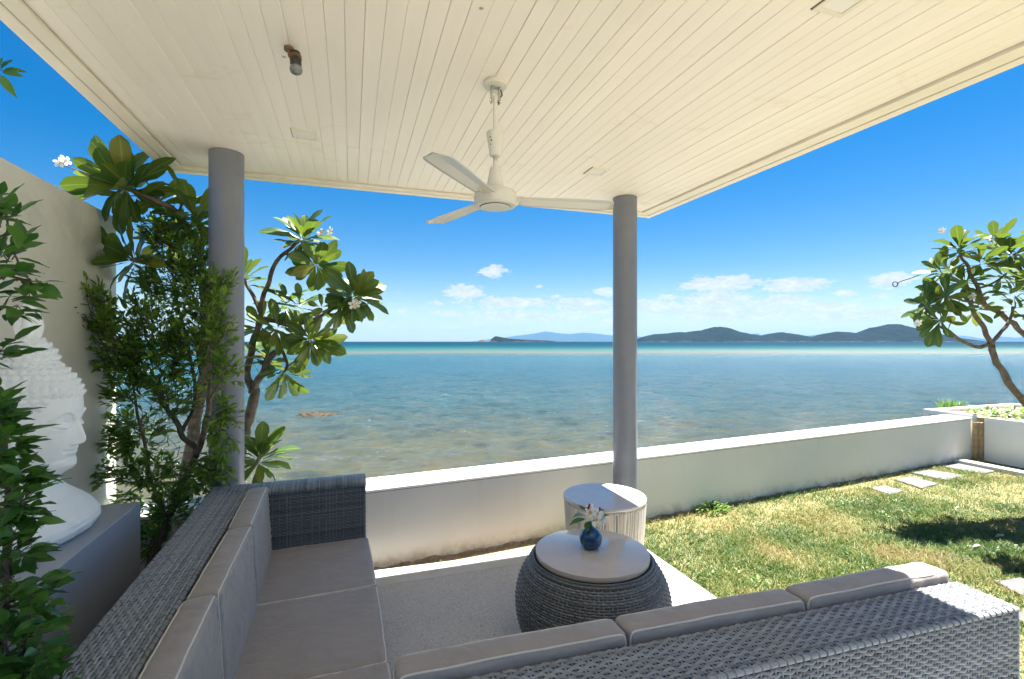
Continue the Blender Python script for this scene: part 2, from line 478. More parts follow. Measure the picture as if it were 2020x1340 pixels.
M['bark2'] = mat('dark_bark', (0.10, 0.078, 0.06), 0.85, 0.4, 30, 0.7, 80, bdist=0.004)
M['petal'] = mat('white_petal', (0.82, 0.81, 0.76), 0.5, 0.05, 20)
M['petal_y'] = mat('yellow_flower_throat', (0.75, 0.45, 0.04), 0.5)
M['red'] = mat('red_petal', (0.30, 0.012, 0.02), 0.5, 0.3, 30)


# ------------------------------------------------------------------ setting: sea, hills, haze
SEA_Z = -0.8


def sea_mat():
    m, t, b = newmat('sea_water')
    p = t.add('ShaderNodeNewGeometry').outputs['Position']
    dd = t.vmath('DOT_PRODUCT', p, tuple(CF)); lat = t.vmath('DOT_PRODUCT', p, tuple(CR))
    wob = t.noise(t.combine(t.math('MULTIPLY', lat, 0.012), t.math('MULTIPLY', dd, 0.004), 0.0), 1.0, 3, 0.55)
    # use 1/depth so that the bottom zones can be laid out in distance
    dw = t.math('MULTIPLY', dd, t.math('ADD', 0.72, t.math('MULTIPLY', wob, 0.56)))
    lg = t.math('LOGARITHM', t.math('MAXIMUM', dw, 1.0), 10.0)       # 0.9 .. 4
    f = t.mrange(lg, 0.7, 3.2, 0, 1)

    def P(dist): return (math.log10(dist) - 0.7) / 2.5
    base = t.ramp(f, [(P(6), (0.070, 0.066, 0.040)), (P(11), (0.050, 0.058, 0.044)), (P(18), (0.024, 0.056, 0.066)), (P(40), (0.009, 0.050, 0.078)),
                      (P(70), (0.008, 0.054, 0.078)), (P(86), (0.010, 0.060, 0.074)), (P(98), (0.062, 0.064, 0.058)), (P(112), (0.055, 0.070, 0.060)), (P(125), (0.014, 0.072, 0.070)),
                      (P(180), (0.007, 0.066, 0.072)), (P(240), (0.002, 0.040, 0.062)), (P(300), (0.0005, 0.032, 0.058)), (P(1000), (0.0005, 0.026, 0.052))])
    # patchy bottom: reef weed and pale sand
    q = t.combine(t.math('MULTIPLY', lat, 1.1), t.math('MULTIPLY', dd, 1.2), 0.0)
    pa = t.noise(q, 0.9, 6, 0.65, 0.6)
    near = t.mrange(dd, 8, 45, 1, 0.15)
    base = t.mix(t.math('MULTIPLY', t.mrange(pa, 0.5, 0.66, 0, 0.55), near), base, (0.075, 0.064, 0.034, 1))
    base = t.mix(t.math('MULTIPLY', t.mrange(pa, 0.46, 0.34, 0, 0.5), near), base, (0.010, 0.020, 0.016, 1))
    q2 = t.combine(t.math('MULTIPLY', lat, 0.02), t.math('MULTIPLY', dd, 0.10), 3.0)
    st = t.noise(q2, 1.0, 5, 0.6, 0.3)
    mid = t.math('MULTIPLY', t.mrange(dd, 60, 110, 0, 1), t.mrange(dd, 230, 330, 1, 0))
    base = t.mix(t.math('MULTIPLY', t.mrange(st, 0.52, 0.64, 0, 0.5), mid), base, (0.035, 0.085, 0.078, 1))
    base = t.mix(t.math('MULTIPLY', t.mrange(st, 0.46, 0.36, 0, 0.5), mid), base, (0.004, 0.045, 0.062, 1))
    w1 = t.noise(t.combine(t.math('MULTIPLY', lat, 2.6), t.math('MULTIPLY', dd, 5.0), 0.0), 1.0, 5, 0.62, 0.9)
    w3 = t.noise(t.combine(t.math('MULTIPLY', lat, 14), t.math('MULTIPLY', dd, 22.0), 9.0), 1.0, 3, 0.5, 0.5)
    h = t.math('ADD', t.math('MULTIPLY', w1, 0.20), t.math('MULTIPLY', w3, 0.026))
    nb = t.bump(h, 1.0, 1.0)
    fr = t.add('ShaderNodeFresnel'); fr.inputs['IOR'].default_value = 1.33; t.link(nb, fr.inputs['Normal'])
    # wind ripples smaller than a pixel: wider lobe and less mirror-like grazing reflection far out
    fac = t.math('MINIMUM', fr.outputs[0], t.mrange(lg, 1.15, 2.25, 0.78, 0.03))
    df = t.add('ShaderNodeBsdfDiffuse'); t.link(base, df.inputs[0])
    gl = t.add('ShaderNodeBsdfGlossy'); t.link(t.mrange(dd, 8, 110, 0.05, 0.34), gl.inputs['Roughness']); t.link(nb, gl.inputs['Normal'])
    ms = t.add('ShaderNodeMixShader'); t.link(fac, ms.inputs[0]); t.link(df.outputs[0], ms.inputs[1]); t.link(gl.outputs[0], ms.inputs[2])
    t.link(ms.outputs[0], t.n['Material Output'].inputs[0])
    return m


M['sea'] = sea_mat()


def vnoise(x, y, s, seed):
    g = np.random.default_rng(seed).random((256, 256)); X = x * s; Y = y * s
    xi = np.floor(X).astype(int); yi = np.floor(Y).astype(int); fx = X - xi; fy = Y - yi
    fx = fx * fx * (3 - 2 * fx); fy = fy * fy * (3 - 2 * fy); G = lambda a, b: g[a % 256, b % 256]
    return (G(xi, yi) * (1 - fx) + G(xi + 1, yi) * fx) * (1 - fy) + (G(xi, yi + 1) * (1 - fx) + G(xi + 1, yi + 1) * fx) * fy


def make_sea():
    """one sheet to the horizon, with real wind ripples where they can be told apart"""
    D = np.concatenate([np.linspace(2.5, 60, 620), np.geomspace(60, 140, 90)[1:], np.geomspace(140, 20000, 34)[1:]])
    U = np.concatenate([[-1.0], np.linspace(-1.0, 1.35, 620), [1.35]])
    d2, u2 = np.meshgrid(D, U, indexing='ij'); lat = u2 * d2
    x = CF.x * d2 + CR.x * lat; y = CF.y * d2 + CR.y * lat
    z = np.zeros_like(x); lt = lat + 500; dp = d2 + 500
    wx = (vnoise(lt, dp, .5, 1) - .5) * 1.6
    for (sl, sdp, a, sd_) in ((.55, 1.0, .075, 2), (1.2, 2.3, .065, 3), (2.4, 4.4, .050, 4), (.16, .30, .06, 5)):
        n = vnoise(lt * sl + wx * .3, dp * sdp + wx, 1.0, sd_); n = 1 - np.abs(n * 2 - 1)      # crested ripples
        fade = np.clip((1 / sdp) / np.maximum(d2 * d2 / (2.4 * 480) * 1.0, 1e-3) * .9, 0, 1)
        z += a * (n - .5) * fade
    z *= np.clip((d2 - 2.5) / 1, 0, 1)
    nD, nU = x.shape
    P = np.stack([x, y, SEA_Z + z], -1)
    # outer columns and the far and near rows pulled out to a sheet all round
    P[:, 0, :] = np.stack([x[:, 1] - 9000, y[:, 1] * .2, np.full(nD, SEA_Z)], -1) * 1.0
    idx = np.arange(nD * nU).reshape(nD, nU)
    F = np.stack([idx[:-1, 1:-2], idx[:-1, 2:-1], idx[1:, 2:-1], idx[1:, 1:-2]], -1).reshape(-1, 4)
    me = np_mesh('sea', P.reshape(-1, 3), F.ravel(), np.full(len(F), 4), M['sea'], True)
    return me


sea = tag(obj('sea', make_sea()), 'shallow clear sea turning turquoise and deep blue towards the horizon', None, None, 'structure')
f_ = MB(); L_ = 29800
f_.add([(-L_, -L_, SEA_Z - .12), (L_, -L_, SEA_Z - .12), (L_, L_, SEA_Z - .12), (-L_, L_, SEA_Z - .12)], [(0, 1, 2, 3)])
tag(f_.build('sea', M['sea']), 'outer sheet of the sea round the bay', None, None, 'structure')


def forest(name, c1, c2):
    m, t, b = newmat(name); p = t.add('ShaderNodeNewGeometry').outputs['Position']
    n = t.noise(p, 0.012, 8, 0.7); n2 = t.noise(p, 0.05, 5, 0.7)
    colr = t.ramp(n, [(0.35, c1), (0.65, c2)])
    z = t.sep(p)[2]
    shore = t.mrange(z, SEA_Z + 2, SEA_Z + 12, 0.8, 0)
    colr = t.mix(t.math('MULTIPLY', shore, t.mrange(n, 0.45, 0.6, 0, 1)), colr, (0.12, 0.10, 0.07, 1))
    t.link(colr, b.inputs['Base Color']); b.inputs['Roughness'].default_value = 0.95
    b.inputs['Specular IOR Level'].default_value = 0.1
    t.link(t.bump(t.math('ADD', n, n2), 1.0, 30), b.inputs['Normal'])
    return m


def island(name, prof, D, depth, m, label, seed=0, step=3.0, rough=0.10):
    """terrain whose ridge has the given skyline; pairs are photo pixels at depth D"""
    xs = [p[0] for p in prof]; ys = [674 - p[1] for p in prof]
    n = int((xs[-1] - xs[0]) / step) + 1; nr = 26
    V = []; Fc = []
    for j in range(nr):
        s = j / (nr - 1) * 2 - 1
        for i in range(n):
            px = xs[0] + (xs[-1] - xs[0]) * i / (n - 1)
            k = np.interp(px, xs, ys)
            h = (k * 0.985) * D / FPX + CAM_H - SEA_Z if k > 0.4 else k * D / FPX
            env = max(0.0, 1 - abs(s) ** 1.6)
            lat = (px - 1010) / FPX * D; dp = D + s * depth
            nz = mnoise.fractal(Vector((lat / 170 + seed, dp / 170, seed)), 0.6, 2.1, 6)
            nz2 = mnoise.fractal(Vector((lat / 45 + seed, dp / 45, seed)), 0.7, 2.1, 4)
            z = SEA_Z - 1.5 + h * (env + rough * 2.2 * nz * (1 - abs(s)) * (abs(s) + .25)) + nz2 * h * 0.035
            if j in (0, nr - 1) or i in (0, n - 1): z = SEA_Z - 0.9
            sc = 1.0
            P = CF * dp + CR * lat * sc; V.append((P.x, P.y, max(z, SEA_Z - 0.9)))
    for j in range(nr - 1):
        for i in range(n - 1):
            a = j * n + i; Fc.append((a, a + 1, a + n + 1, a + n))
    mb = MB(); mb.add(V, Fc)
    return tag(mb.build(name, m, None, True), label, None, None, 'structure')


fm = forest('island_forest', (0.002, 0.009, 0.009), (0.007, 0.020, 0.013))
fm2 = forest('far_mountain', (0.02, 0.04, 0.03), (0.03, 0.05, 0.035))
island('island_hills', [(1258, 674), (1262, 668), (1275, 662), (1292, 659), (1320, 657), (1355, 655), (1385, 652), (1402, 647), (1414, 644), (1432, 645), (1450, 652),
                        (1475, 658), (1502, 663), (1518, 659), (1540, 655), (1556, 657), (1580, 662), (1610, 666), (1630, 669)], 5000, 420, fm,
       'long green forested island right of the second column', 1)
island('island_hills', [(1600, 673), (1615, 665), (1632, 658), (1652, 654), (1675, 655), (1693, 658), (1706, 654), (1722, 646), (1745, 641), (1768, 640), (1785, 643), (1803, 650),
                        (1830, 657), (1860, 664), (1880, 673)], 4600, 420, fm, 'higher forested island with rounded domes beside the right tree', 5)
island('island_hills', [(966, 673.5), (970, 668), (977, 663), (985, 664), (1000, 667), (1020, 669), (1045, 670), (1075, 671), (1097, 673.2)], 3600, 130, fm,
       'small low wooded island left of the second column', 9, 2.0)
island('sea_rock', [(941, 673.8), (946, 671), (953, 669.6), (958, 671), (963, 673.5)], 3300, 30, M['rock'], 'tiny rocky islet at the tip of the small island', 12, 1.5)
island('far_mountains', [(930, 673.6), (960, 670), (1000, 665), (1040, 660), (1078, 654), (1100, 657), (1122, 659), (1150, 656), (1175, 658), (1200, 661), (1225, 663), (1262, 664), (1280, 670), (1330, 672.5), (1400, 672.8)],
       26500, 1500, fm2, 'pale blue mountain range on the horizon behind the small island', 21)
island('far_mountains', [(1440, 673), (1476, 664), (1490, 657), (1502, 663), (1560, 668), (1590, 662), (1618, 660), (1650, 666), (1720, 671), (1860, 667), (1895, 662), (1915, 667), (1950, 669), (1975, 664), (2000, 667), (2030, 664), (2080, 661), (2160, 673)],
       26000, 1500, fm2, 'pale mountain range on the horizon at the right edge', 33)
for k, (px, py) in enumerate([(1128, 674.6), (1431, 676.2), (1852, 674.8)]):
    Pp = atz(px, py, SEA_Z) if py > 675 else at(px, 674, 900) * 1.0
    Pp.z = SEA_Z; sc = 1.0 if k != 1 else 1.0
    bt = thing('fishing_boat', ['tiny dark boat on the horizon just left of the second column', 'small dark boat far out on the turquoise water',
                                'tiny boat on the horizon left of the right tree'][k], 'boat', Pp, 0.3 * k, 'boats far out at sea')
    hb = MB(); L = 3.2
    hb.add([(-L, -.7, .7), (-L, .7, .7), (L, 0, 1.1), (-L * .8, -.35, -.2), (-L * .8, .35, -.2), (L * .7, 0, -.2)], [(0, 1, 4, 3), (0, 3, 5, 2), (1, 2, 5, 4), (0, 2, 1)])
    hb.build('hull', M['dark'], bt)
    cb = MB(); cb.box(-1.6, 0.4, -.5, .5, .72, 1.7); cb.build('cabin', M['lampwhite'], bt)

# haze
hm = bpy.data.materials.new('sea_air'); hm.use_nodes = True; ht = NT(hm.node_tree); ht.n.clear()
pv = ht.add('ShaderNodeVolumePrincipled'); pv.inputs['Color'].default_value = (0.24, 0.52, 0.92, 1)
pv.inputs['Density'].default_value = 0.000025; pv.inputs['Anisotropy'].default_value = 0.0
ho = ht.add('ShaderNodeOutputMaterial'); ht.link(pv.outputs[0], ho.inputs['Volume'])
hb = MB(); hb.box(-30000, 30000, -30000, 30000, -2.6, 680)
tag(hb.build('haze', hm), 'thin sea haze that turns the far islands blue', None, None, 'stuff')

# ------------------------------------------------------------------ lawn ground
GZ = -0.045


def lawn_mat():
    m, t, b = newmat('lawn_soil'); p = t.add('ShaderNodeNewGeometry').outputs['Position']
    n = t.noise(p, 1.2, 6, 0.65); n2 = t.noise(p, 30, 4, 0.7)
    colr = t.ramp(n, [(0.35, (0.10, 0.12, 0.035)), (0.55, (0.22, 0.20, 0.08)), (0.72, (0.40, 0.31, 0.17))])
    colr = t.mix(t.mrange(n2, 0.4, 0.7, 0, 0.6), colr, (0.30, 0.25, 0.12, 1))
    t.link(colr, b.inputs['Base Color']); b.inputs['Roughness'].default_value = 0.95
    t.link(t.bump(n2, 1.0, 0.02), b.inputs['Normal']); return m


M['lawn'] = lawn_mat()
mb = MB(); mb.add([(-12, -30, GZ), (30, -30, GZ), (30, 4.2, GZ), (8.3, 4.2, GZ), (0.138 - 12, 3.60 - 1.12, GZ)], [(0, 1, 2, 3, 4)])


def wallY(x): return 3.565 + 0.0890 * (x - 0.138)     # inner foot of the sea wall


mb = MB(); mb.add([(-12, -30, GZ), (30, -30, GZ), (30, wallY(8) + .1, GZ), (8.2, wallY(8.2) + .1, GZ), (-12, wallY(-12) + .1, GZ)], [(0, 1, 2, 3, 4)])
tag(mb.build('lawn_ground', M['lawn']), 'sandy soil under the lawn', None, None, 'structure')
# bare soil strip between terrace and wall
mb = MB(); mb.add([(-1.4, 3.38, GZ + .004), (1.9, 3.38, GZ + .004), (1.3, wallY(1.3) + .02, GZ + .004), (-1.4, wallY(-1.4) + .02, GZ + .004)], [(0, 1, 2, 3)])
tag(mb.build('soil_strip', M['soil']), 'bare sandy soil strip between the terrace edge and the sea wall', None, None, 'structure')

# ------------------------------------------------------------------ terrace slab
SX0, SX1, SY0, SY1 = -1.38, 2.165, -3.4, 3.55
SYC = 3.385
mb = MB(); mb.box(SX0, SX1 - .15, SY0, SYC - .14, -0.25, 0)
tag_s = tag(mb.build('terrace', M['floor']), 'grey washed aggregate terrace floor under the roof', None, None, 'structure')
mb = MB(); mb.add([(SX0, SYC - .14 + .003, 0), (SX1, SYC - .14 + .003, 0), (SX1, SYC, 0), (SX0, SYC + 0.17, 0),
                   (SX0, SYC - .137, -.25), (SX1, SYC - .137, -.25), (SX1, SYC, -.25), (SX0, SYC + 0.17, -.25)],
                  [(0, 1, 2, 3), (4, 7, 6, 5), (0, 4, 5, 1), (1, 5, 6, 2), (2, 6, 7, 3), (3, 7, 4, 0)])
mb.build('border', M['border'], tag_s)
mb = MB(); mb.box(SX1 - .147, SX1, SY0, SYC - .14, -.25, 0.0); mb.build('border', M['border'], tag_s)

mb = MB(); mb.box(SX0 - 2.5, 6.5, -6.0, SY0 - .003, -.25, -.004); mb.build('border', M['border'], tag_s)  # pale unseen terrace added behind the camera to bounce light under the roof
# ------------------------------------------------------------------ roof with planked ceiling
CZ = 2.727
RX0, RX1, RY0, RY1 = -1.162, 2.578, -0.75, 3.742  # rear edge is unseen, added short so bounce light reaches the ceiling
roof = thing('veranda_roof', 'cream painted veranda roof with a narrow planked ceiling', 'roof', (0.7, 1.5, CZ))


def rel(o, root):
    o.location = -Vector(root.location); return o


def rbox(name, x0, x1, y0, y1, z0, z1, m, bev=0):
    b_ = MB(); b_.box(x0, x1, y0, y1, z0, z1); o = b_.build(name, m, roof, bevel=bev); return rel(o, roof)


rbox('roof_deck', RX0 + .002, RX1 - .002, RY0 + .002, RY1 - .002, CZ + .045, CZ + .42, M['roof_top'])
# outer frame, second frame, recess
T1, T2 = 0.055, 0.115
for (x0, x1, y0, y1) in ((RX0, RX1, RY1 - T1, RY1), (RX0, RX1, RY0, RY0 + T1), (RX0, RX0 + T1, RY0 + T1, RY1 - T1), (RX1 - T1, RX1, RY0 + T1, RY1 - T1)):
    rbox('fascia_board', x0, x1, y0, y1, CZ - .004, CZ + .44, M['trim'], .003)
for (x0, x1, y0, y1) in ((RX0 + T1 + .004, RX1 - T1 - .004, RY1 - T2, RY1 - T1 - .004), (RX0 + T1 + .004, RX0 + T2, RY0 + T1 + .003, RY1 - T2 - .003), (RX1 - T2 - .03, RX1 - T1 - .004, RY0 + T1 + .003, RY1 - T2 - .003)):
    rbox('trim_board', x0, x1, y0, y1, CZ + .001, CZ + .05, M['trim'], .002)
rbox('ceiling_backing', RX0 + .06, RX1 - .06, RY0 + .06, RY1 - .06, CZ + .034, CZ + .043, M['groove'])
px0, px1 = RX0 + T2 + .006, RX1 - T2 - .036
PW = 0.0672; npl = int((px1 - px0) / PW); PW = (px1 - px0) / npl
LIGHTS = [(-0.238, 2.868), (1.568, 2.868), (1.568, 1.165), (-0.238, 1.165)]
for i in range(npl):
    x0 = px0 + i * PW; x1 = x0 + PW
    yj = 2.97 + random.uniform(-.015, .015) + .02 * (i / npl)
    cuts = [RY0 + .1, yj, RY1 - T2 - .006]
    for k in range(2):
        a, b_ = cuts[k], cuts[k + 1]
        dz = random.uniform(-.0012, .0012)
        ang = random.uniform(-.0006, .0006)
        segs = [(a, b_)]
        mbx = MB()
        for (sa, sb) in segs:
            c = 0.0018; z0 = CZ + .016 + dz; z1 = CZ + .033
            ya, yb = sa + (.0006 if k else 0), sb - .0006
            # lens-shaped cross-section with chamfered long edges
            xs = [x0 + .0004, x0 + .0004 + c, x1 - .0006 - c, x1 - .0006]
            zs = [z0 + c * .9, z0 + ang, z0 - ang, z0 + c * .9]
            vs = [(xs[j], y, zs[j]) for y in (ya, yb) for j in range(4)] + [(xs[0], ya, z1), (xs[3], ya, z1), (xs[0], yb, z1), (xs[3], yb, z1)]
            mbx.add(vs, [(0, 4, 5, 1), (1, 5, 6, 2), (2, 6, 7, 3), (0, 1, 2, 3, 9, 8), (4, 10, 11, 7, 6, 5), (0, 8, 10, 4), (3, 7, 11, 9)])
        rel(mbx.build('plank', M['plank'], roof), roof)
lab = ['square recessed ceiling light nearest the left column', 'square recessed ceiling light nearest the right column', 'square recessed ceiling light cut by the top edge of the photo']
for (lx, ly), lb in zip(LIGHTS[:3], lab):
    L = thing('ceiling_light', lb, 'ceiling light', (lx, ly, CZ + .016), 0, 'recessed ceiling lights')
    f = MB(); w_ = 0.066; wi = .048; zt = -.006
    for (x0, x1, y0, y1) in ((-w_, w_, wi, w_), (-w_, w_, -w_, -wi), (-w_, -wi, -wi, wi), (wi, w_, -wi, wi)): f.box(x0, x1, y0, y1, zt, 0.004)
    f.build('frame', M['trim'], L, bevel=.001)
    f = MB(); f.box(-wi + .001, wi - .001, -wi + .001, wi - .001, zt + .003, .004); f.build('cover', M['lampwhite'], L)
    f = MB(); f.box(-w_ - .004, w_ + .004, w_ + .0005, w_ + .004, -.001, .002); f.box(-w_ - .004, -w_ - .0005, -w_, w_, -.001, .002); f.build('edge_gap', M['hole'], L)

# spotlight on bracket
sp = thing('spotlight', 'small rusty black spotlight hanging from the ceiling planks', 'spotlight', (-0.215, 2.035, CZ + .014))
f = MB(); f.lathe([(.018, -.012), (.018, 0)], (-.012, .004, 0), 12); f.box(-.016, -.008, -.006, .012, -.034, -.01); f.box(-.016, .006, -.002, .006, -.030, -.022)
f.build('bracket', M['rust'], sp)
f = MB(); f.tube([(.010, .002, -.018), (.012, -.004, -.05), (.014, -.011, -.082)], [.019, .0205, .0205], 18); b_ = f.build('housing', M['dark'], sp, True)
f = MB()
for q in (.028, .036, .044): f.tube([(.0105 + q * .03, .002 - q * .12, -.018 - q * .55), (.0107 + q * .03, .001 - q * .12, -.021 - q * .55)], .0222, 18)
f.build('cooling_fin', M['rust'], sp)
lens = mat('spotlight_lens', (0.20, 0.21, 0.22), 0.15, 0.4, 40, coat=.6)
f = MB(); f.tube([(.0138, -.0105, -.080), (.0142, -.0125, -.092), (.0145, -.0135, -.100)], [.0225, .0235, .020], 20); f.build('lens', lens, sp, True)

# ------------------------------------------------------------------ columns
for (x, y, lb) in ((-0.715, -.45, 'added unseen grey round column behind the camera on the left'), (2.071, -.45, 'added unseen grey round column behind the camera on the right'), (-0.715, 3.314, 'thick grey round column behind the left sofa corner'), (2.071, 3.332, 'slim looking grey round column behind the cord side table')):  # the two rear columns are added out of view with the roof's rear edge
    f = MB(); f.lathe([(.0945, .002), (.0945, CZ + .0155)], (0, 0, 0), 48, capb=False, capt=False)
    o = f.build('column', M['column'], None, True, loc=(x, y, 0)); tag(o, lb, 'column', 'grey roof columns')

# ------------------------------------------------------------------ sea wall
wt = 0.545
sw = thing('sea_wall', 'long low white wall with a pale coping between garden and sea', 'wall', (3.4, wallY(3.4), 0))


def pbox(x0, x1, off0, off1, z0, z1, mbx):
    """box that follows the wall line between x0 and x1, offset seaward"""
    n = 12
    for i in range(n):
        pass
    vs = []
    for x in (x0, x1):
        for o_ in (off0, off1):
            for z in (z0, z1): vs.append((x - o_ * .094, wallY(x) + o_, z))
    mbx.add(vs, [(0, 1, 3, 2), (4, 6, 7, 5), (0, 4, 5, 1), (2, 3, 7, 6), (0, 2, 6, 4), (1, 5, 7, 3)])


f = MB(); pbox(-1.40, 8.165, 0, .28, -1.6, wt - .028, f); rel(f.build('wall_body', M['wall'], sw), sw)
f = MB(); pbox(-1.40, 8.17, -.004, .285, wt - .0278, wt - .0222, f); rel(f.build('coping_joint', M['crack'], sw), sw)
f = MB(); pbox(-1.40, 8.175, -.012, .30, wt - .022, wt, f); rel(f.build('coping', M['coping'], sw, bevel=.006), sw)
f = MB(); pbox(-1.38, 7.9, -.012, .0, -.1, GZ + .03, f)
# rough broken plaster foot
f = MB(); vs = []; fs = []; n = 260
for i in range(n):
    x = -1.38 + i * (9.2 / (n - 1)); hgt = GZ + .022 + .018 * mnoise.noise(Vector((x * 6, 0, 0))) + .01 * random.random()
    y = wallY(x) - .002; dd_ = .012 + .01 * abs(mnoise.noise(Vector((x * 9, 3, 0))))
    vs += [(x, y + .01, hgt), (x, y - dd_ * .6, hgt - .006), (x, y - dd_ * 1.2, GZ - .01)]
for i in range(n - 1):
    a = i * 3; fs += [(a, a + 3, a + 4, a + 1), (a + 1, a + 4, a + 5, a + 2)]
f.add(vs, fs); rel(f.build('plaster_foot', M['crack'], sw), sw)

# right-hand boundary: wall return, posts, planter, kerb
XB = 8.28; YB = 4.32
o = thing('boundary_wall', 'white panel wall running back from the corner at the right edge', 'wall', (XB, 1.5, 0))
f = MB(); f.box(XB, XB + .14, -2.0, YB - .13, -.3, wt - .005); rel(f.build('wall_body', M['coping'], o, bevel=.004), o)
f = MB(); f.box(XB - .006, XB + .146, -2.0, YB - .13, wt - .0045, wt + .010); rel(f.build('coping', M['coping'], o), o)
pl = thing('planter', 'white raised planter box behind the wall corner on the right', 'planter', (8.6, 5, 0))
f = MB(); PX = 8.24; PX1 = 10.3
f.box(PX, PX + .1, YB - .02, 4.90, -1.3, wt + .03); f.box(PX + .1, PX1, 4.80, 4.90, -1.3, wt + .03); f.box(PX1, PX1 + .1, 1.0, 4.90, -1.3, wt + .03)
rel(f.build('planter_wall', M['coping'], pl), pl)
f = MB(); f.box(PX + .182, PX1 - .001, 1.0, 4.799, -.5, wt - .02); rel(f.build('planter_soil', M['soil'], pl), pl)
f = MB(); f.box(PX - .012, PX - .001, 4.5, 4.83, wt - .10, wt - .045); rel(f.build('wooden_rail', M['wood'], pl), pl)
for k, (yy, w_, xx, lb) in enumerate(((4.252, .05, 8.225, 'pale weathered wooden post in the gap at the wall corner'), (4.207, .026, 8.262, 'dark stained thin post beside the pale one at the wall corner'))):
    f = MB(); f.box(-.035, .035, -w_ / 2, w_ / 2, 0, wt - .02 + .2 * 0); f.box(-.012, .012, -w_ / 2 - .006, -w_ / 2, .0, wt - .05)
    o = f.build('wooden_post', M['wood'], None, bevel=.003, loc=(xx, yy, GZ)); tag(o, lb, 'post')
f = MB(); f.box(7.72, 7.86, -1.0, wallY(7.8) - .002, GZ - .05, GZ + .055)
ko = f.build('kerb', M['border'], None, bevel=.006); tag(ko, 'low concrete kerb at the right end of the lawn', None, None, 'structure')

# tall wall at left
f = MB(); f.box(-1.60, -1.40, 0.2, 3.66, -.5, 2.38)
o = f.build('garden_wall', M['tallwall'], None, bevel=.006); tag(o, 'tall off-white rendered wall behind the bust at the left', 'wall')

# ------------------------------------------------------------------ stepping stones
stones = [[(1715, 962), (1745, 957), (1782, 968), (1755, 976)], [(1763, 945), (1800, 940), (1852, 954), (1818, 963)], [(1795, 932), (1835, 926), (1907, 938), (1865, 947)],
          [(1827, 915), (1865, 909), (1975, 927), (1940, 934)], [(1962, 1146), (2012, 1139), (2075, 1162), (2020, 1175)], [(1838, 1100), (1880, 1090), (1925, 1105), (1880, 1118)],
          [(1990, 1215), (2020, 1200), (2120, 1230), (2080, 1260)]]
labs = ['smallest grey stepping stone, nearest the middle of the lawn', 'stepping stone second from the lawn end of the row by the sea wall', 'stepping stone third from the lawn end of the row by the sea wall',
        'largest stepping stone, next to the kerb', 'stone slab in tree shadow beyond the right sofa end', 'half-buried stone slab in the shade on the lawn', 'stone slab behind the right end of the near sofa back']
STP = []
for q, lb in zip(stones, labs):
    P = [atz(a, b_, GZ + (.004 if q[0][0] == 1838 else .016)) for a, b_ in q]; STP.append([(p.x, p.y) for p in P])
    c = sum(P, Vector()) / 4
    f = MB(); vs = []; fs = []
    pts = []
    for i in range(4):
        for k in range(6):
            t_ = k / 6; p = P[i].lerp(P[(i + 1) % 4], t_) - c
            p += Vector((random.uniform(-.008, .008), random.uniform(-.008, .008), 0)); pts.append(p)
    n = len(pts)
    vs = [(p.x, p.y, -.04) for p in pts] + [(p.x, p.y, -.004) for p in pts] + [(p.x * .985, p.y * .985, 0) for p in pts]
    for i in range(n):
        j = (i + 1) % n; fs += [(i, j, n + j, n + i), (n + i, n + j, 2 * n + j, 2 * n + i)]
    fs.append(tuple(range(2 * n, 3 * n))); f.add(vs, fs)
    o = f.build('stepping_stone', M['stone'], None, loc=c); tag(o, lb, 'stone slab', 'stepping stones in the lawn')

# ------------------------------------------------------------------ reef rocks in the water
def rockmesh(name, sx, sy, sz, seed, parent=None, loc=None, label=None):
    f = MB(); nx, ny = 60, 22; vs = []; fs = []
    for j in range(ny):
        for i in range(nx):
            u = i / (nx - 1) * 2 - 1; v = j / (ny - 1) * 2 - 1
            e = max(0, 1 - abs(u) ** 2.2 - abs(v) ** 2)
            nz = mnoise.fractal(Vector((u * 5 + seed, v * 3, seed)), .7, 2.1, 6)
            nz2 = abs(mnoise.noise(Vector((u * 22 + seed, v * 9, seed))))
            vs.append((u * sx, v * sy, -.06 + sz * (e ** .6) * (.75 + .5 * nz) + (.05 * nz2 * (e > 0))))
    for j in range(ny - 1):
        for i in range(nx - 1): a = j * nx + i; fs.append((a, a + 1, a + nx + 1, a + nx))
    f.add(vs, fs); o = f.build(name, M['rock'], parent, False, loc=loc)
    o.rotation_euler[2] = -YAW
    return tag(o, label, 'rock', 'reef rocks in the shallow water')


P = atz(623, 820, SEA_Z); rockmesh('reef_rock', .82, .55, .17, 3, None, P, 'brown jagged reef rock above the shallow water')
P = atz(563, 822, SEA_Z); rockmesh('reef_rock', .55, .35, .06, 8, None, P, 'flat awash reef patch left of the jagged rock')
P = atz(852, 711, SEA_Z); rockmesh('reef_rock', .35, .5, .16, 15, None, P, 'tiny dark rock far out in the shallow water')


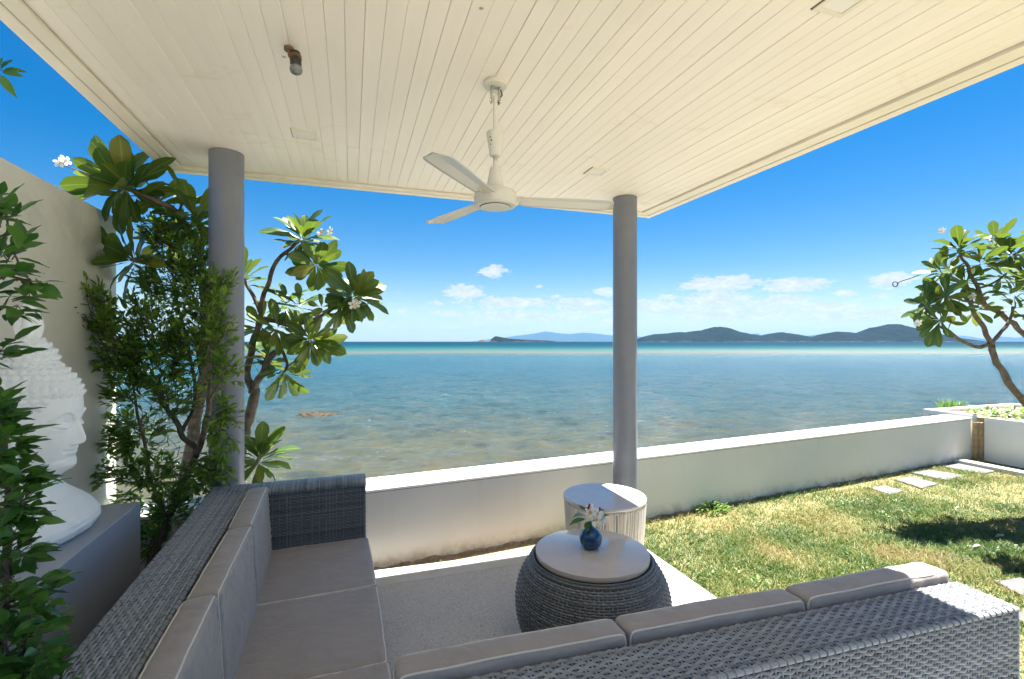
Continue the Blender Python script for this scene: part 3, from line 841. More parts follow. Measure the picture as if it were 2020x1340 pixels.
# ================================================================== wicker
def weave(mb, fn, lu, lv, pu=0.028, pv=0.0115, w=0.0105, amp=0.0032, th=0.0028, stakes=True, seed=0, sw_=0.006):
    """plain weave: fn(u, v) -> (point, normal); weavers run along u, stakes along v"""
    r_ = random.Random(seed)
    nu = max(2, int(round(lu / pu))); nv = max(1, int(round(lv / pv))); pu = lu / nu; pv = lv / nv
    e = 1e-3
    for j in range(nv):
        v = (j + .5) * pv; vs = []; fs = []
        ww = w * r_.uniform(.9, 1.06) / 2; jit = r_.uniform(-.0004, .0004)
        N = nu * 2 + 1
        for i in range(N):
            u = min(lu, i * pu / 2)
            sgn = math.cos(pi * (i / 2 - .5)) if i % 2 else 0.0
            sgn = (1 if ((i // 2) + j) % 2 == 0 else -1) if i % 2 else 0.0
            a = amp * sgn + jit + r_.uniform(-.0003, .0003)
            dv = .0006 * mnoise.noise(Vector((u * 25, j * .7, seed)))
            for (q, dz) in ((-1, -th), (-.5, 0), (.5, 0), (1, -th)):
                p, nrm = fn(u, v + ww * q + dv); vs.append(p + nrm * (a + dz + .0035))
        for i in range(N - 1):
            for k in range(3):
                a = i * 4 + k; fs.append((a, a + 4, a + 5, a + 1))
        mb.add(vs, fs)
    if stakes:
        for i in range(nu):
            u = (i + .5) * pu; vs = []; fs = []; m_ = nv + 1
            for j in range(m_):
                v = min(lv, j * pv)
                for (q, dz) in ((-1, -.002), (0, 0), (1, -.002)):
                    p, nrm = fn(u + q * sw_ / 2, v); vs.append(p + nrm * (dz + .0035))
            for j in range(m_ - 1):
                for k in range(2):
                    a = j * 3 + k; fs.append((a, a + 1, a + 4, a + 3))
            mb.add(vs, fs)


def plane_fn(O, U, V, N):
    O, U, V, N = Vector(O), Vector(U), Vector(V), Vector(N)
    return lambda u, v: (O + U * u + V * v, N)


def edge_wrap(mb, p0, p1, rad=.008, pitch=.03):
    p0, p1 = Vector(p0), Vector(p1); n = max(2, int((p1 - p0).length / .05))
    pts = [p0.lerp(p1, i / n) + Vector((0, 0, random.uniform(-.0008, .0008))) for i in range(n + 1)]
    mb.tube(pts, rad, 8)
    d_ = (p1 - p0).normalized(); k = int((p1 - p0).length / pitch)
    for i in range(k):
        c = p0 + d_ * (pitch * (i + .5)); u = d_.orthogonal().normalized(); v = d_.cross(u)
        loop = [c + (rad + .0012) * (math.cos(a) * u + math.sin(a) * v) + d_ * (a / 6.28 - .5) * .004 for a in np.linspace(0, 2 * pi, 11)[:-1]]
        mb.tube(loop, .0019, 5, closed=True)


BZ = 0.76          # height of the wicker backs
# ---- left sofa
A = R(1.4)
ls = thing('wicker_sofa', 'long grey wicker sofa along the left side, its woven arm beside the sea wall', 'sofa', (-0.745, 3.165, 0), A)
# local frame: x across (0 = outer face), y negative towards the camera
BW = 0.19; SL = 2.05; XF = 0.835
f = MB(); f.box(.004, BW - .006, -SL, -.004, .03, BZ - .008); f.build('back_core', M['dgrey'], ls)
f = MB(); f.box(BW - .005, XF - .02, -.135, -.004, .03, BZ - .008); f.build('arm_core', M['dgrey'], ls)
f = MB(); f.box(BW - .005, XF - .022, -SL, -.137, .03, .27); f.build('seat_core', M['dgrey'], ls)
f = MB()
weave(f, plane_fn((.004, -SL, BZ - .006), (0, 1, 0), (1, 0, 0), (0, 0, 1)), SL, BW - .008, pu=.0225, pv=.0112, w=.0098, amp=.0034, sw_=.005, seed=1)
edge_wrap(f, (.002, -SL, BZ - .008), (.002, -.004, BZ - .008)); edge_wrap(f, (BW - .006, -SL, BZ - .008), (BW - .006, -.138, BZ - .008))
tag(f.build('back_weave', M['wicker'], ls, True), None, None, None, 'stuff')
f = MB()
weave(f, plane_fn((.002, -SL, .04), (0, 1, 0), (0, 0, 1), (-1, 0, 0)), SL, BZ - .06, seed=2)
weave(f, plane_fn((BW - .003, -SL, .3), (0, 1, 0), (0, 0, 1), (1, 0, 0)), SL - .14, BZ - .32, seed=3)
tag(f.build('side_weave', M['wicker_dark'], ls, True), None, None, None, 'stuff')
f = MB()   # wrapped top of the arm: strands lie across it
n = 92
for i in range(n):
    x = .004 + (XF - .008) * (i + .5) / n; r_ = .0047
    dzz = random.uniform(-.0008, .0008)
    f.tube([(x, -.142, BZ - .035), (x, -.1405, BZ - .008 + dzz), (x, -.133, BZ + .0005 + dzz), (x, -.07, BZ + .002 + dzz), (x, -.004, BZ + .0005 + dzz), (x, .003, BZ - .008), (x, .004, BZ - .035)], r_, 6)
tag(f.build('arm_top_wrap', M['wicker'], ls, True), None, None, None, 'stuff')
f = MB()
weave(f, plane_fn((BW, -.1375, .2), (1, 0, 0), (0, 0, 1), (0, -1, 0)), XF - BW - .01, BZ - .235, pu=.019, pv=.0085, w=.0062, seed=4, sw_=.007)
weave(f, plane_fn((XF - .018, -.136, .04), (0, 1, 0), (0, 0, 1), (1, 0, 0)), .13, BZ - .07, pu=.019, pv=.0085, w=.0078, seed=5, sw_=.007)
weave(f, plane_fn((XF - .012, 0, .04), (-1, 0, 0), (0, 0, 1), (0, 1, 0)), XF - .02, BZ - .07, pu=.022, pv=.0105, w=.0096, seed=6)
edge_wrap(f, (XF - .012, -.139, .04), (XF - .012, -.139, BZ - .012), .006); edge_wrap(f, (XF - .012, .0, .04), (XF - .012, .0, BZ - .012), .006)
tag(f.build('arm_weave', M['wicker_dark'], ls, True), None, None, None, 'stuff')
f = MB(); weave(f, plane_fn((XF - .02, -SL, .04), (0, 1, 0), (0, 0, 1), (1, 0, 0)), SL - .14, .23, seed=7)
tag(f.build('seat_base_weave', M['wicker_dark'], ls, True), None, None, None, 'stuff')

# ---- right sofa (near the camera), its back towards the camera
RA = R(-2.45)
RWD = .172; RL = 2.42
rs = thing('wicker_sofa', 'grey wicker sofa in the right foreground seen from behind, its end corner in sun', 'sofa', (2.012, 0.930, 0), RA)
# local: x negative to the left, y 0 = near face
f = MB(); f.box(-RL, -.006, .006, RWD - .006, .03, BZ - .008); f.build('back_core', M['dgrey'], rs)
f = MB(); f.box(-1.93, -.02, RWD - .005, .80, .03, .27); f.build('seat_core', M['dgrey'], rs)
f = MB()
weave(f, plane_fn((-RL, .004, BZ - .006), (1, 0, 0), (0, 1, 0), (0, 0, 1)), RL - .006, RWD - .006, pu=.0235, pv=.0120, w=.0106, amp=.0040, th=.0034, sw_=.0060, seed=11)
edge_wrap(f, (-RL, .002, BZ - .009), (-.004, .002, BZ - .009), .0075, .027)
edge_wrap(f, (-.004, .002, BZ - .009), (-.004, RWD - .004, BZ - .009), .006, .027)
edge_wrap(f, (-RL, RWD - .004, BZ - .010), (-.004, RWD - .004, BZ - .010), .006, .027)
tag(f.build('back_weave', M['wicker'], rs, True), None, None, None, 'stuff')
f = MB()
weave(f, plane_fn((-RL, .002, .04), (1, 0, 0), (0, 0, 1), (0, -1, 0)), RL - .006, BZ - .06, pu=.0235, pv=.0120, w=.0106, amp=.0040, th=.0034, sw_=.0060, seed=12)
weave(f, plane_fn((-.002, .004, .04), (0, 1, 0), (0, 0, 1), (1, 0, 0)), RWD - .006, BZ - .06, pu=.0235, pv=.0120, w=.0106, amp=.0040, th=.0034, sw_=.0060, seed=13)
edge_wrap(f, (-.004, .002, .03), (-.004, .002, BZ - .012), .006, .027)
tag(f.build('side_weave', M['wicker'], rs, True), None, None, None, 'stuff')
f = MB(); weave(f, plane_fn((-1.93, .80, .04), (1, 0, 0), (0, 0, 1), (0, 1, 0)), 1.91, .23, seed=14)
weave(f, plane_fn((-.018, RWD, .04), (0, 1, 0), (0, 0, 1), (1, 0, 0)), .62, .23, seed=15)
tag(f.build('seat_base_weave', M['wicker_dark'], rs, True), None, None, None, 'stuff')


# ================================================================== cushions
def cushion(lx, ly, lz, puff=.012, seed=0, n=34, r=.013, wr=.0065):
    """box cushion, large faces +-z, centred; returns body mesh builder and piping builder"""
    hx, hy, hz = lx / 2, ly / 2, lz / 2
    idx = {}; V = []; Fq = []

    def vert(p):
        k = tuple(round(c, 5) for c in p)
        if k not in idx:
            P = Vector((p[0] * hx, p[1] * hy, p[2] * hz))
            Q = Vector((max(-hx + r, min(hx - r, P.x)), max(-hy + r, min(hy - r, P.y)), max(-hz + r, min(hz - r, P.z))))
            dlt = P - Q
            if dlt.length > 1e-9: P = Q + dlt.normalized() * r
            u, v, t_ = p
            bul = (1 - abs(u) ** 3) * (1 - abs(v) ** 3)
            if abs(t_) > .999:
                P.z += math.copysign(puff * bul, t_)
                ed = min((1 - abs(u)) * hx, (1 - abs(v)) * hy)
                al = v if (1 - abs(u)) * hx < (1 - abs(v)) * hy else u
                wv = mnoise.noise(Vector((al * 17 + seed, ed * 12, seed))) * math.exp(-ed / .05) * min(1, ed / .012)
                P.z += math.copysign(wr * 2.6 * wv, t_) + .0022 * mnoise.noise(Vector((u * 3, v * 3, seed + 4)))
            else:
                sb = .006 * (1 - t_ * t_)
                wv = mnoise.noise(Vector((u * 14 + seed, v * 14, t_ * 1.2 + seed)))
                sb += wr * wv * (1 - t_ * t_)
                if abs(u) > .999: P.x += math.copysign(sb * (1 - v ** 4), u)
                if abs(v) > .999: P.y += math.copysign(sb * (1 - u ** 4), v)
            # slightly wavy outline
            P.x += .002 * mnoise.noise(Vector((v * 4, seed, u))); P.y += .002 * mnoise.noise(Vector((u * 4, seed + 9, v)))
            idx[k] = len(V); V.append(P)
        return idx[k]

    m = 7
    g = [(-1 + 2 * i / n) for i in range(n + 1)]
    # finer near the rim
    g = [math.copysign(abs(a) ** .8, a) for a in g]
    gz = [(-1 + 2 * i / m) for i in range(m + 1)]
    for s in (-1, 1):
        for i in range(n):
            for j in range(n):
                q = [vert((g[i], g[j], s)), vert((g[i + 1], g[j], s)), vert((g[i + 1], g[j + 1], s)), vert((g[i], g[j + 1], s))]
                Fq.append(q if s > 0 else q[::-1])
            for k in range(m):
                q = [vert((g[i], s, gz[k])), vert((g[i + 1], s, gz[k])), vert((g[i + 1], s, gz[k + 1])), vert((g[i], s, gz[k + 1]))]
                Fq.append(q[::-1] if s > 0 else q)
                q = [vert((s, g[i], gz[k])), vert((s, g[i + 1], gz[k])), vert((s, g[i + 1], gz[k + 1])), vert((s, g[i], gz[k + 1]))]
                Fq.append(q if s > 0 else q[::-1])
    b_ = MB(); b_.add(V, Fq)
    pp = MB()
    for s in (-1, 1):
        loop = []; rr = .022; K = 26; q_ = .0045
        cs = [(hx - rr, hy - rr, 0), (-hx + rr, hy - rr, 90), (-hx + rr, -hy + rr, 180), (hx - rr, -hy + rr, 270)]
        for ci, (cx, cy, a0) in enumerate(cs):
            for a in (0, 30, 60, 90):
                t_ = R(a0 + a); loop.append((cx + (rr - q_) * math.cos(t_), cy + (rr - q_) * math.sin(t_), s * (hz - q_)))
            nx_ = cs[(ci + 1) % 4]; t_ = R(a0 + 90)
            p0 = Vector(loop[-1]); t2 = R(nx_[2]); p1 = Vector((nx_[0] + (rr - q_) * math.cos(t2), nx_[1] + (rr - q_) * math.sin(t2), s * (hz - q_)))
            for k in range(1, K):
                p = p0.lerp(p1, k / K)
                p += Vector((mnoise.noise(Vector((p.x * 9, p.y * 9, seed))), mnoise.noise(Vector((p.y * 9, p.x * 9, seed + 3))), mnoise.noise(Vector((p.x * 12, p.y * 12, seed + 7))))) * .0022
                bz = .0035 * math.sin(pi * k / K); p += (p.xy.normalized() * bz).to_3d() * .7
                loop.append(tuple(p))
        pp.tube(loop, .0033, 6, closed=True)
    return b_, pp


def make_cushion(name, label, cat, group, dims, loc, rotm, seed, puff=.012):
    c = thing(name, label, cat, (0, 0, 0), 0, group)
    c.matrix_basis = Matrix.Translation(loc) @ rotm.to_4x4()
    b_, pp = cushion(*dims, puff=puff, seed=seed)
    b_.build('cover', M['fabric'], c, True); pp.build('piping', M['piping'], c, True)
    return c


ZA = Matrix.Rotation(A, 3, 'Z'); LO = Vector((-0.745, 3.165, 0))
# columns of the matrix: cushion x, y, z axes in the sofa frame
SEAT = Matrix.Identity(3)
g_seat = 'taupe seat cushions with white piping'; g_back = 'taupe back cushions with white piping'
sx0, sx1 = .318, .845
lab = ['taupe seat cushion at the far end of the left sofa, against the woven arm', 'taupe seat cushion in the middle of the left sofa', 'taupe seat cushion of the left sofa cut by the bottom edge']
for k, (y0, y1) in enumerate(((-.755, -.147), (-1.352, -.760), (-1.95, -1.358))):
    zc = .345 + (.008 if k == 2 else 0)
    cx = (sx0 + sx1) / 2 - .03
    loc = ZA @ Vector((cx, (y0 + y1) / 2, 0)) + LO; loc.z = zc
    make_cushion('seat_cushion', lab[k], 'cushion', g_seat, (sx1 - sx0 + .06, y1 - y0, .135), loc, ZA @ Matrix.Rotation(R((.5, -.6, .4)[k]), 3, 'Z'), 20 + k, .010)
lab = ['farthest upright taupe back cushion on the left sofa, next to the woven arm', 'middle upright taupe back cushion on the left sofa', 'nearest upright taupe back cushion on the left sofa, cut by the bottom edge']
for k, (y0, y1) in enumerate(((-.752, -.147), (-1.375, -.757), (-1.93, -1.380))):
    rr = Matrix(((0, 0, 1), (1, 0, 0), (0, 1, 0)))      # cushion x->sofa y, y->z, z->x
    lean = Matrix.Rotation(R(-3.2), 3, 'Y')
    loc = ZA @ Vector((.262, (y0 + y1) / 2, 0)) + LO; loc.z = .585
    if k == 1: loc += Vector((.004, 0, -.004))
    make_cushion('back_cushion', lab[k], 'cushion', g_back, (y1 - y0, .385, .094), loc, ZA @ Matrix.Rotation(R((.9, -.3, .6)[k]), 3, 'Z') @ lean @ rr, 30 + k, .008)
# right sofa
ZR = Matrix.Rotation(RA, 3, 'Z'); RO = Vector((2.012, 0.930, 0))
lab = ['upright taupe back cushion of the near sofa, at its sunlit right end', 'middle upright taupe back cushion of the near sofa', 'upright taupe back cushion of the near sofa, leftmost of its three']
for k, (x0, x1) in enumerate(((-.645, -.004), (-1.275, -.652), (-1.915, -1.285))):
    rr = Matrix(((1, 0, 0), (0, 0, -1), (0, 1, 0)))     # cushion y->z, z->-y
    lean = Matrix.Rotation(R(3.0), 3, 'X')
    loc = ZR @ Vector(((x0 + x1) / 2, .223 + (.0, .003, .0)[k], 0)) + RO; loc.z = .582 + (.004, -.001, 0)[k]
    make_cushion('back_cushion', lab[k], 'cushion', g_back, (x1 - x0, .395, .094), loc, ZR @ Matrix.Rotation(R((.35, -.5, .2)[k]), 3, 'Z') @ lean.inverted() @ rr, 40 + k, .005)
lab = ['seat cushion of the near sofa below its sunlit back cushion', 'seat cushion of the near sofa below its middle back cushion', 'seat cushion of the near sofa at the inner corner']
for k, (x0, x1) in enumerate(((-.645, -.01), (-1.275, -.650), (-1.905, -1.280))):
    loc = ZR @ Vector(((x0 + x1) / 2, .535, 0)) + RO; loc.z = .342
    make_cushion('seat_cushion', lab[k], 'cushion', g_seat, (x1 - x0, .50, .135), loc, ZR, 50 + k, .010)

# ================================================================== coffee table
TC = Vector((1.205, 2.262, 0))
ct = thing('coffee_table', 'round drum shaped charcoal wicker coffee table with polished stone top', 'coffee table', TC)
prof = [(.305, .012), (.345, .06), (.376, .12), (.393, .18), (.399, .24), (.397, .29), (.386, .34), (.368, .385), (.347, .42), (.328, .448), (.312, .466)]
# arc length parametrisation
pr = smooth_path([(r_, 0, z) for r_, z in prof], 6); cum = [0]
for a, b_ in zip(pr, pr[1:]): cum.append(cum[-1] + (b_ - a).length)


def tfn(u, v):
    v = max(0, min(cum[-1] - 1e-6, v)); k = int(np.searchsorted(cum, v, 'right') - 1); k = min(k, len(pr) - 2)
    t_ = (v - cum[k]) / (cum[k + 1] - cum[k]); p = pr[k].lerp(pr[k + 1], t_); tg = (pr[k + 1] - pr[k]).normalized()
    a = u / .395
    ca, sa = math.cos(a), math.sin(a)
    return Vector((p.x * ca, p.x * sa, p.z)), Vector((tg.z * ca, tg.z * sa, -tg.x))


f = MB(); f.lathe([(p.x - .004, p.z) for p in pr], n=64); f.build('body_core', M['dgrey'], ct, True)
f = MB(); weave(f, tfn, 2 * pi * .395, cum[-1], pu=.0225, pv=.0118, w=.0098, amp=.0036, sw_=.0085, seed=21)
f.tube([(.311 * math.cos(a), .311 * math.sin(a), .470) for a in np.linspace(0, 2 * pi, 73)[:-1]], .0055, 8, closed=True)
f.tube([(.323 * math.cos(a), .323 * math.sin(a), .459) for a in np.linspace(0, 2 * pi, 73)[:-1]], .0055, 8, closed=True)
tag(f.build('body_weave', M['wicker_dark'], ct, True), None, None, None, 'stuff')
f = MB(); f.lathe([(.285, .470), (.292, .4705), (.2955, .474), (.2965, .478), (.2965, .494), (.2955, .4985), (.292, .5), (.0, .5)], n=96, capt=False); f.build('tabletop', M['marble'], ct, True)
f.v  # keep
for o_ in [x for x in ct.children if x.name.startswith('tabletop')]:
    m_ = o_.modifiers.new('edge', 'EDGE_SPLIT'); m_.split_angle = R(50)

# ================================================================== side table
SC = Vector((1.645, 2.905, 0))
st = thing('side_table', 'pale round side table with a skirt of vertical cream cords', 'side table', SC)
f = MB(); f.lathe([(.262, .527), (.276, .529), (.279, .533), (.279, .546), (.276, .55), (0, .55)], n=80, capt=False)
o = f.build('tabletop', M['marble2'], st, True); m_ = o.modifiers.new('edge', 'EDGE_SPLIT'); m_.split_angle = R(50)
f = MB(); f.tube([(.262 * math.cos(a), .262 * math.sin(a), .512) for a in np.linspace(0, 2 * pi, 61)[:-1]], .007, 8, closed=True)
f.build('top_ring', M['cord'], st, True)
f = MB(); f.tube([(.232 * math.cos(a), .232 * math.sin(a), .012) for a in np.linspace(0, 2 * pi, 61)[:-1]], .008, 8, closed=True)
f.build('base_ring', M['cord'], st, True)
for k in range(4):
    a = k * pi / 2 + .4
    f = MB(); f.tube([(.222 * math.cos(a), .222 * math.sin(a), .01), (.250 * math.cos(a), .250 * math.sin(a), .525)], .007, 8); f.build('leg', M['cord'], st, True)
cmesh = []
for q in range(3):
    f = MB(); rr = random.Random(q)
    f.tube([(.270, 0, .520), (.2705 + .001 * q, .001, .505), (.262, .002 * (q - 1), .33), (.250, .001, .16), (.241, 0, .02)], .0050, 6); cmesh.append(f.mesh('cord', M['cord'], True))
nc = 92
for k in range(nc):
    a = 2 * pi * k / nc + random.uniform(-.010, .010)
    if k % 8 == 3: a += .018
    if k % 8 == 5: a -= .012
    o = obj('cord', cmesh[k % 3], st); o.rotation_euler = (0, 0, a)

# ================================================================== vase with frangipani
VP = Vector((1.205, 2.262, .5)) + Vector((.006, .022, 0))
vz = thing('vase', 'small round midnight blue glazed vase on the coffee table', 'vase', VP)
f = MB(); n = 64; vs = []; fs = []
pf = [(.020, 0), (.034, .003), (.048, .016), (.0565, .034), (.0595, .052), (.0565, .072), (.046, .090), (.031, .103), (.0175, .111), (.0135, .118), (.0135, .126), (.0165, .133), (.0145, .134), (.0105, .125), (.009, .10)]
pf = [(p.x, p.z) for p in smooth_path([(a, 0, b_) for a, b_ in pf], 3)]
for r_, z in pf:
    for k in range(n):
        a = 2 * pi * k / n; rr = r_ * (1 + .018 * math.cos(14 * a) * min(1, r_ / .04) * math.sin(pi * min(1, max(0, z / .11))))
        vs.append((rr * math.cos(a), rr * math.sin(a), z))
for i in range(len(pf) - 1):
    for k in range(n): k2 = (k + 1) % n; fs.append((i * n + k, i * n + k2, (i + 1) * n + k2, (i + 1) * n + k))
fs.append(tuple(range(n - 1, -1, -1))); f.add(vs, fs); f.build('body', M['vase'], vz, True)


# ---- shared leaf and flower meshes
def leaf_mesh(name, m, wid, bend, fold, nseg=8, kind='obovate', pet=0.06):
    vs = []; uv = []; fs = []
    for i in range(nseg + 1):
        t_ = (i / nseg) ** (.85 if kind == 'obovate' else 1)
        if kind == 'obovate': wv = wid * float(np.interp(t_, [0, .1, .25, .45, .65, .8, .92, .97, 1], [.05, .14, .44, .80, 1, .97, .72, .45, .12]))
        else: wv = wid * math.sin(pi * min(1, (t_ ** .9) * .98 + .012)) ** .95 * (1 - .25 * t_)
        if i == nseg and kind != 'obovate': wv = wid * .04
        x = pet + (1 - pet) * t_; z = -bend * t_ * t_
        und = .012 * math.sin(t_ * 17)
        for q in (-1, 0, 1):
            vs.append((x, q * wv / 2, z + abs(q) * wv * fold + (und * abs(q) * q)))
            uv.append((t_, .5 + q * .5))
    for i in range(nseg):
        for k in range(2):
            a = i * 3 + k; fs.append((a, a + 3, a + 4, a + 1))
    if pet > 0:
        o_ = len(vs); vs += [(0, -.008, 0), (0, .008, 0), (pet + .05, .006, .002), (pet + .05, -.006, .002)]; uv += [(0, .5)] * 4
        fs.append((o_, o_ + 3, o_ + 2, o_ + 1))
    me = bpy.data.meshes.new(name); me.from_pydata(vs, [], fs); me.materials.append(m)
    ul = me.uv_layers.new(name='UVMap')
    for lp in me.loops: ul.data[lp.index].uv = uv[lp.vertex_index]
    me.polygons.foreach_set('use_smooth', [True] * len(fs)); me.update(); return me


PL = [leaf_mesh('leaf', M['plum'], w_, b_, fo) for w_, b_, fo in ((.37, .10, .10), (.33, .22, .14), (.39, -.04, .08), (.34, .15, .20), (.36, .34, .10))]
FL = [leaf_mesh('leaf', M['fic'], w_, b_, fo, 6, 'ell', .07) for w_, b_, fo in ((.48, .12, .16), (.44, .24, .10), (.52, .05, .2))]
SLf = [leaf_mesh('leaf', M['shr'], w_, b_, fo, 4, 'ell', .04) for w_, b_, fo in ((.42, .12, .16), (.38, .22, .10), (.45, .05, .2))]


def frame(xdir, up, roll=0.0):
    x = Vector(xdir).normalized(); u = Vector(up); z = u - x * u.dot(x)
    if z.length < 1e-4: z = x.orthogonal()
    z.normalize(); y = z.cross(x)
    Mx = Matrix((x, y, z)).transposed()
    return Mx @ Matrix.Rotation(roll, 3, 'X')


def leafM(pos, mx, s): return Matrix.Translation(pos) @ mx.to_4x4() @ Matrix.Diagonal((s, s, s, 1))


def flower_mesh():
    f = MB()
    for k in range(5):
        a = 2 * pi * k / 5; ca, sa = math.cos(a), math.sin(a)
        rows = [(.04, .06, 0, 1), (.28, .30, .05, 1), (.55, .62, .11, 0), (.82, .60, .12, 0), (1.0, .26, .07, 0)]
        vs = []
        for (x, w_, z, c) in rows:
            for q in (-1, 0, 1):
                y = q * w_ / 2 + x * .12; zz = z + q * .05 - .03 * (q == 0)
                vs.append((x * ca - y * sa, x * sa + y * ca, zz + .02 * k % .03))
        for i in range(4):
            f.add([vs[i * 3 + j] for j in range(6)], [(0, 3, 4, 1), (1, 4, 5, 2)], 1 if i == 0 else 0)
    f.add([(0, 0, .03), (.08, 0, -.25), (-.04, .07, -.25), (-.04, -.07, -.25)], [(0, 1, 2), (0, 2, 3), (0, 3, 1)], 0)
    return f.mesh('flower', [M['petal'], M['petal_y']], True)


FM = flower_mesh()
bq = thing('flower_sprig', 'sprig of white yellow-eyed frangipani with red buds and dark leaves in the blue vase', 'flowers', VP + Vector((0, 0, .12)))
toC = (Vector((0, 0, 1.6)) - VP).normalized()
for k, (dx, dy, dz, s) in enumerate([(.012, -.030, .042, .034), (.030, -.012, .062, .030), (-.010, -.012, .072, .030), (.046, -.020, .034, .030), (.008, .014, .082, .028), (.050, .004, .050, .022)]):
    dr = (Vector((dx * 6, dy * 6, .5)) + toC * 1.2).normalized()
    mx = frame(dr.orthogonal(), dr, 0); mx = mx @ Matrix.Rotation(k * .9, 3, 'Z')
    obj('flower', FM, bq, M=leafM(Vector((dx, dy, dz)), mx, s * 1.12))
for (a, e, s, m_) in [(205, 25, .125, 0), (185, -8, .11, 1), (225, -25, .075, 1), (20, 20, .085, 0), (-15, 5, .075, 1), (120, 40, .07, 0)]:
    dv = Vector((math.cos(R(a)) * math.cos(R(e)), math.sin(R(a)) * math.cos(R(e)), math.sin(R(e))))
    obj('leaf', FL[m_ + 1], bq, M=leafM(Vector((0, 0, .015)) + dv * .025 + Vector((0, 0, .03)), frame(dv, (0, 0, 1)), s))
for (dx, dy, dz, s) in [(-.016, -.004, .098, .016), (-.004, .010, .104, .013), (.058, .010, .078, .013), (-.022, .014, .088, .011)]:
    f = MB()
    for q in range(4):
        a = q * 1.57; f.add([(0, 0, -.5), (.5 * math.cos(a), .5 * math.sin(a), .2), (.3 * math.cos(a + .8), .3 * math.sin(a + .8), .9), (.5 * math.cos(a + 1.57), .5 * math.sin(a + 1.57), .2)], [(0, 1, 2, 3)])
    f.lathe([(.1, -.6), (.42, -.1), (.3, .5), (.05, .9)], n=7)
    obj('bud', f.mesh('bud', M['red'], True), bq, M=leafM(Vector((dx, dy, dz)), Matrix.Rotation(.4, 3, 'Y'), s))
f = MB()
for (dx, dy, dz) in [(.012, -.030, .042), (.030, -.012, .062), (-.010, -.012, .09), (.008, .014, .082), (.05, .004, .06)]:
    f.tube([(0, 0, -.03), (dx * .4, dy * .4, dz * .5), (dx, dy, dz - .006)], .0018, 5)
f.build('stem', M['bark2'], bq, True)

# ================================================================== ceiling fan
FC = Vector((0.605, 2.030, 0))
fan = thing('ceiling_fan', 'white three-bladed ceiling fan hanging by its rod from the planked ceiling', 'ceiling fan', FC + Vector((0, 0, CZ)))


def fz(mbx, name, m, smooth=True, split=True):
    o_ = mbx.build(name, m, fan, smooth); o_.location = (0, 0, -CZ)
    if split: q = o_.modifiers.new('edge', 'EDGE_SPLIT'); q.split_angle = R(35)
    return o_


f = MB(); f.lathe([(.050, CZ - .002), (.052, CZ + .004), (.050, CZ + .0155)], n=40); f.lathe([(.040, CZ - .004), (.043, CZ - .001)], n=32); fz(f, 'ceiling_plate', M['fan'])
f = MB(); f.box(-.020, -.015, -.012, .012, CZ - .075, CZ - .002); f.box(.015, .020, -.012, .012, CZ - .075, CZ - .002); f.box(-.020, .020, -.012, .012, CZ - .008, CZ - .003)
f.tube([(-.026, 0, CZ - .062), (.026, 0, CZ - .062)], .0035, 8); f.tube([(-.024, .004, CZ - .03), (.024, .004, CZ - .03)], .003, 8)
f.tube([(-.027, 0, CZ - .062), (-.022, 0, CZ - .062)], .006, 6); f.tube([(.022, 0, CZ - .062), (.027, 0, CZ - .062)], .006, 6)
fz(f, 'hanger_bracket', M['fan_trim'], False, False)
f = MB(); f.tube([(.028, .01, CZ - .004), (.034, .008, CZ - .03), (.012, .012, CZ - .06), (.008, .01, CZ - .09)], .0035, 6); fz(f, 'cable', M['dark'])
f = MB(); f.lathe([(.0098, 2.40), (.0098, CZ - .045)], n=20); f.lathe([(.0098, 2.36), (.0098, 2.43)], n=20); fz(f, 'downrod', M['fan'])
f = MB(); f.lathe([(.021, 2.418), (.0245, 2.420), (.0255, 2.426), (.0385, 2.516), (.0385, 2.521), (.036, 2.524), (.011, 2.524)], n=36); fz(f, 'upper_canopy', M['fan'])
f = MB()
for (a, z, r_) in ((215, 2.492, .0035), (222, 2.478, .004), (214, 2.462, .003)):
    ca, sa = math.cos(R(a)), math.sin(R(a)); rr = .0255 + (z - 2.426) / .09 * .013
    f.tube([(rr * ca * .97, rr * sa * .97, z), (rr * ca * 1.02, rr * sa * 1.02, z)], r_, 8)
fz(f, 'screw_hole', M['hole'], False, False)
f = MB(); f.lathe([(.0395, 2.262), (.0375, 2.285), (.0260, 2.352), (.023, 2.364), (.018, 2.372), (.010, 2.374)], n=36); fz(f, 'lower_canopy', M['fan'])
f = MB(); f.lathe([(.080, 2.196), (.090, 2.197), (.0945, 2.202), (.0945, 2.240), (.092, 2.252), (.084, 2.262), (.060, 2.268), (.038, 2.269)], n=64); fz(f, 'motor_housing', M['fan'])
f = MB(); f.lathe([(.062, 2.190), (.066, 2.1905), (.067, 2.1955), (.079, 2.1965)], n=64); fz(f, 'switch_cap', M['fan'])
f = MB(); f.tube([(.0665 * math.cos(a), .0665 * math.sin(a), 2.1935) for a in np.linspace(0, 2 * pi, 61)[:-1]], .0016, 5, closed=True); fz(f, 'cap_groove', M['hole'])
BLZ = 2.232
tips = [atz(1185, 402, BLZ), atz(838, 428, BLZ), atz(880, 318, BLZ + .01)]
a0 = math.atan2(tips[0].y - FC.y, tips[0].x - FC.x)


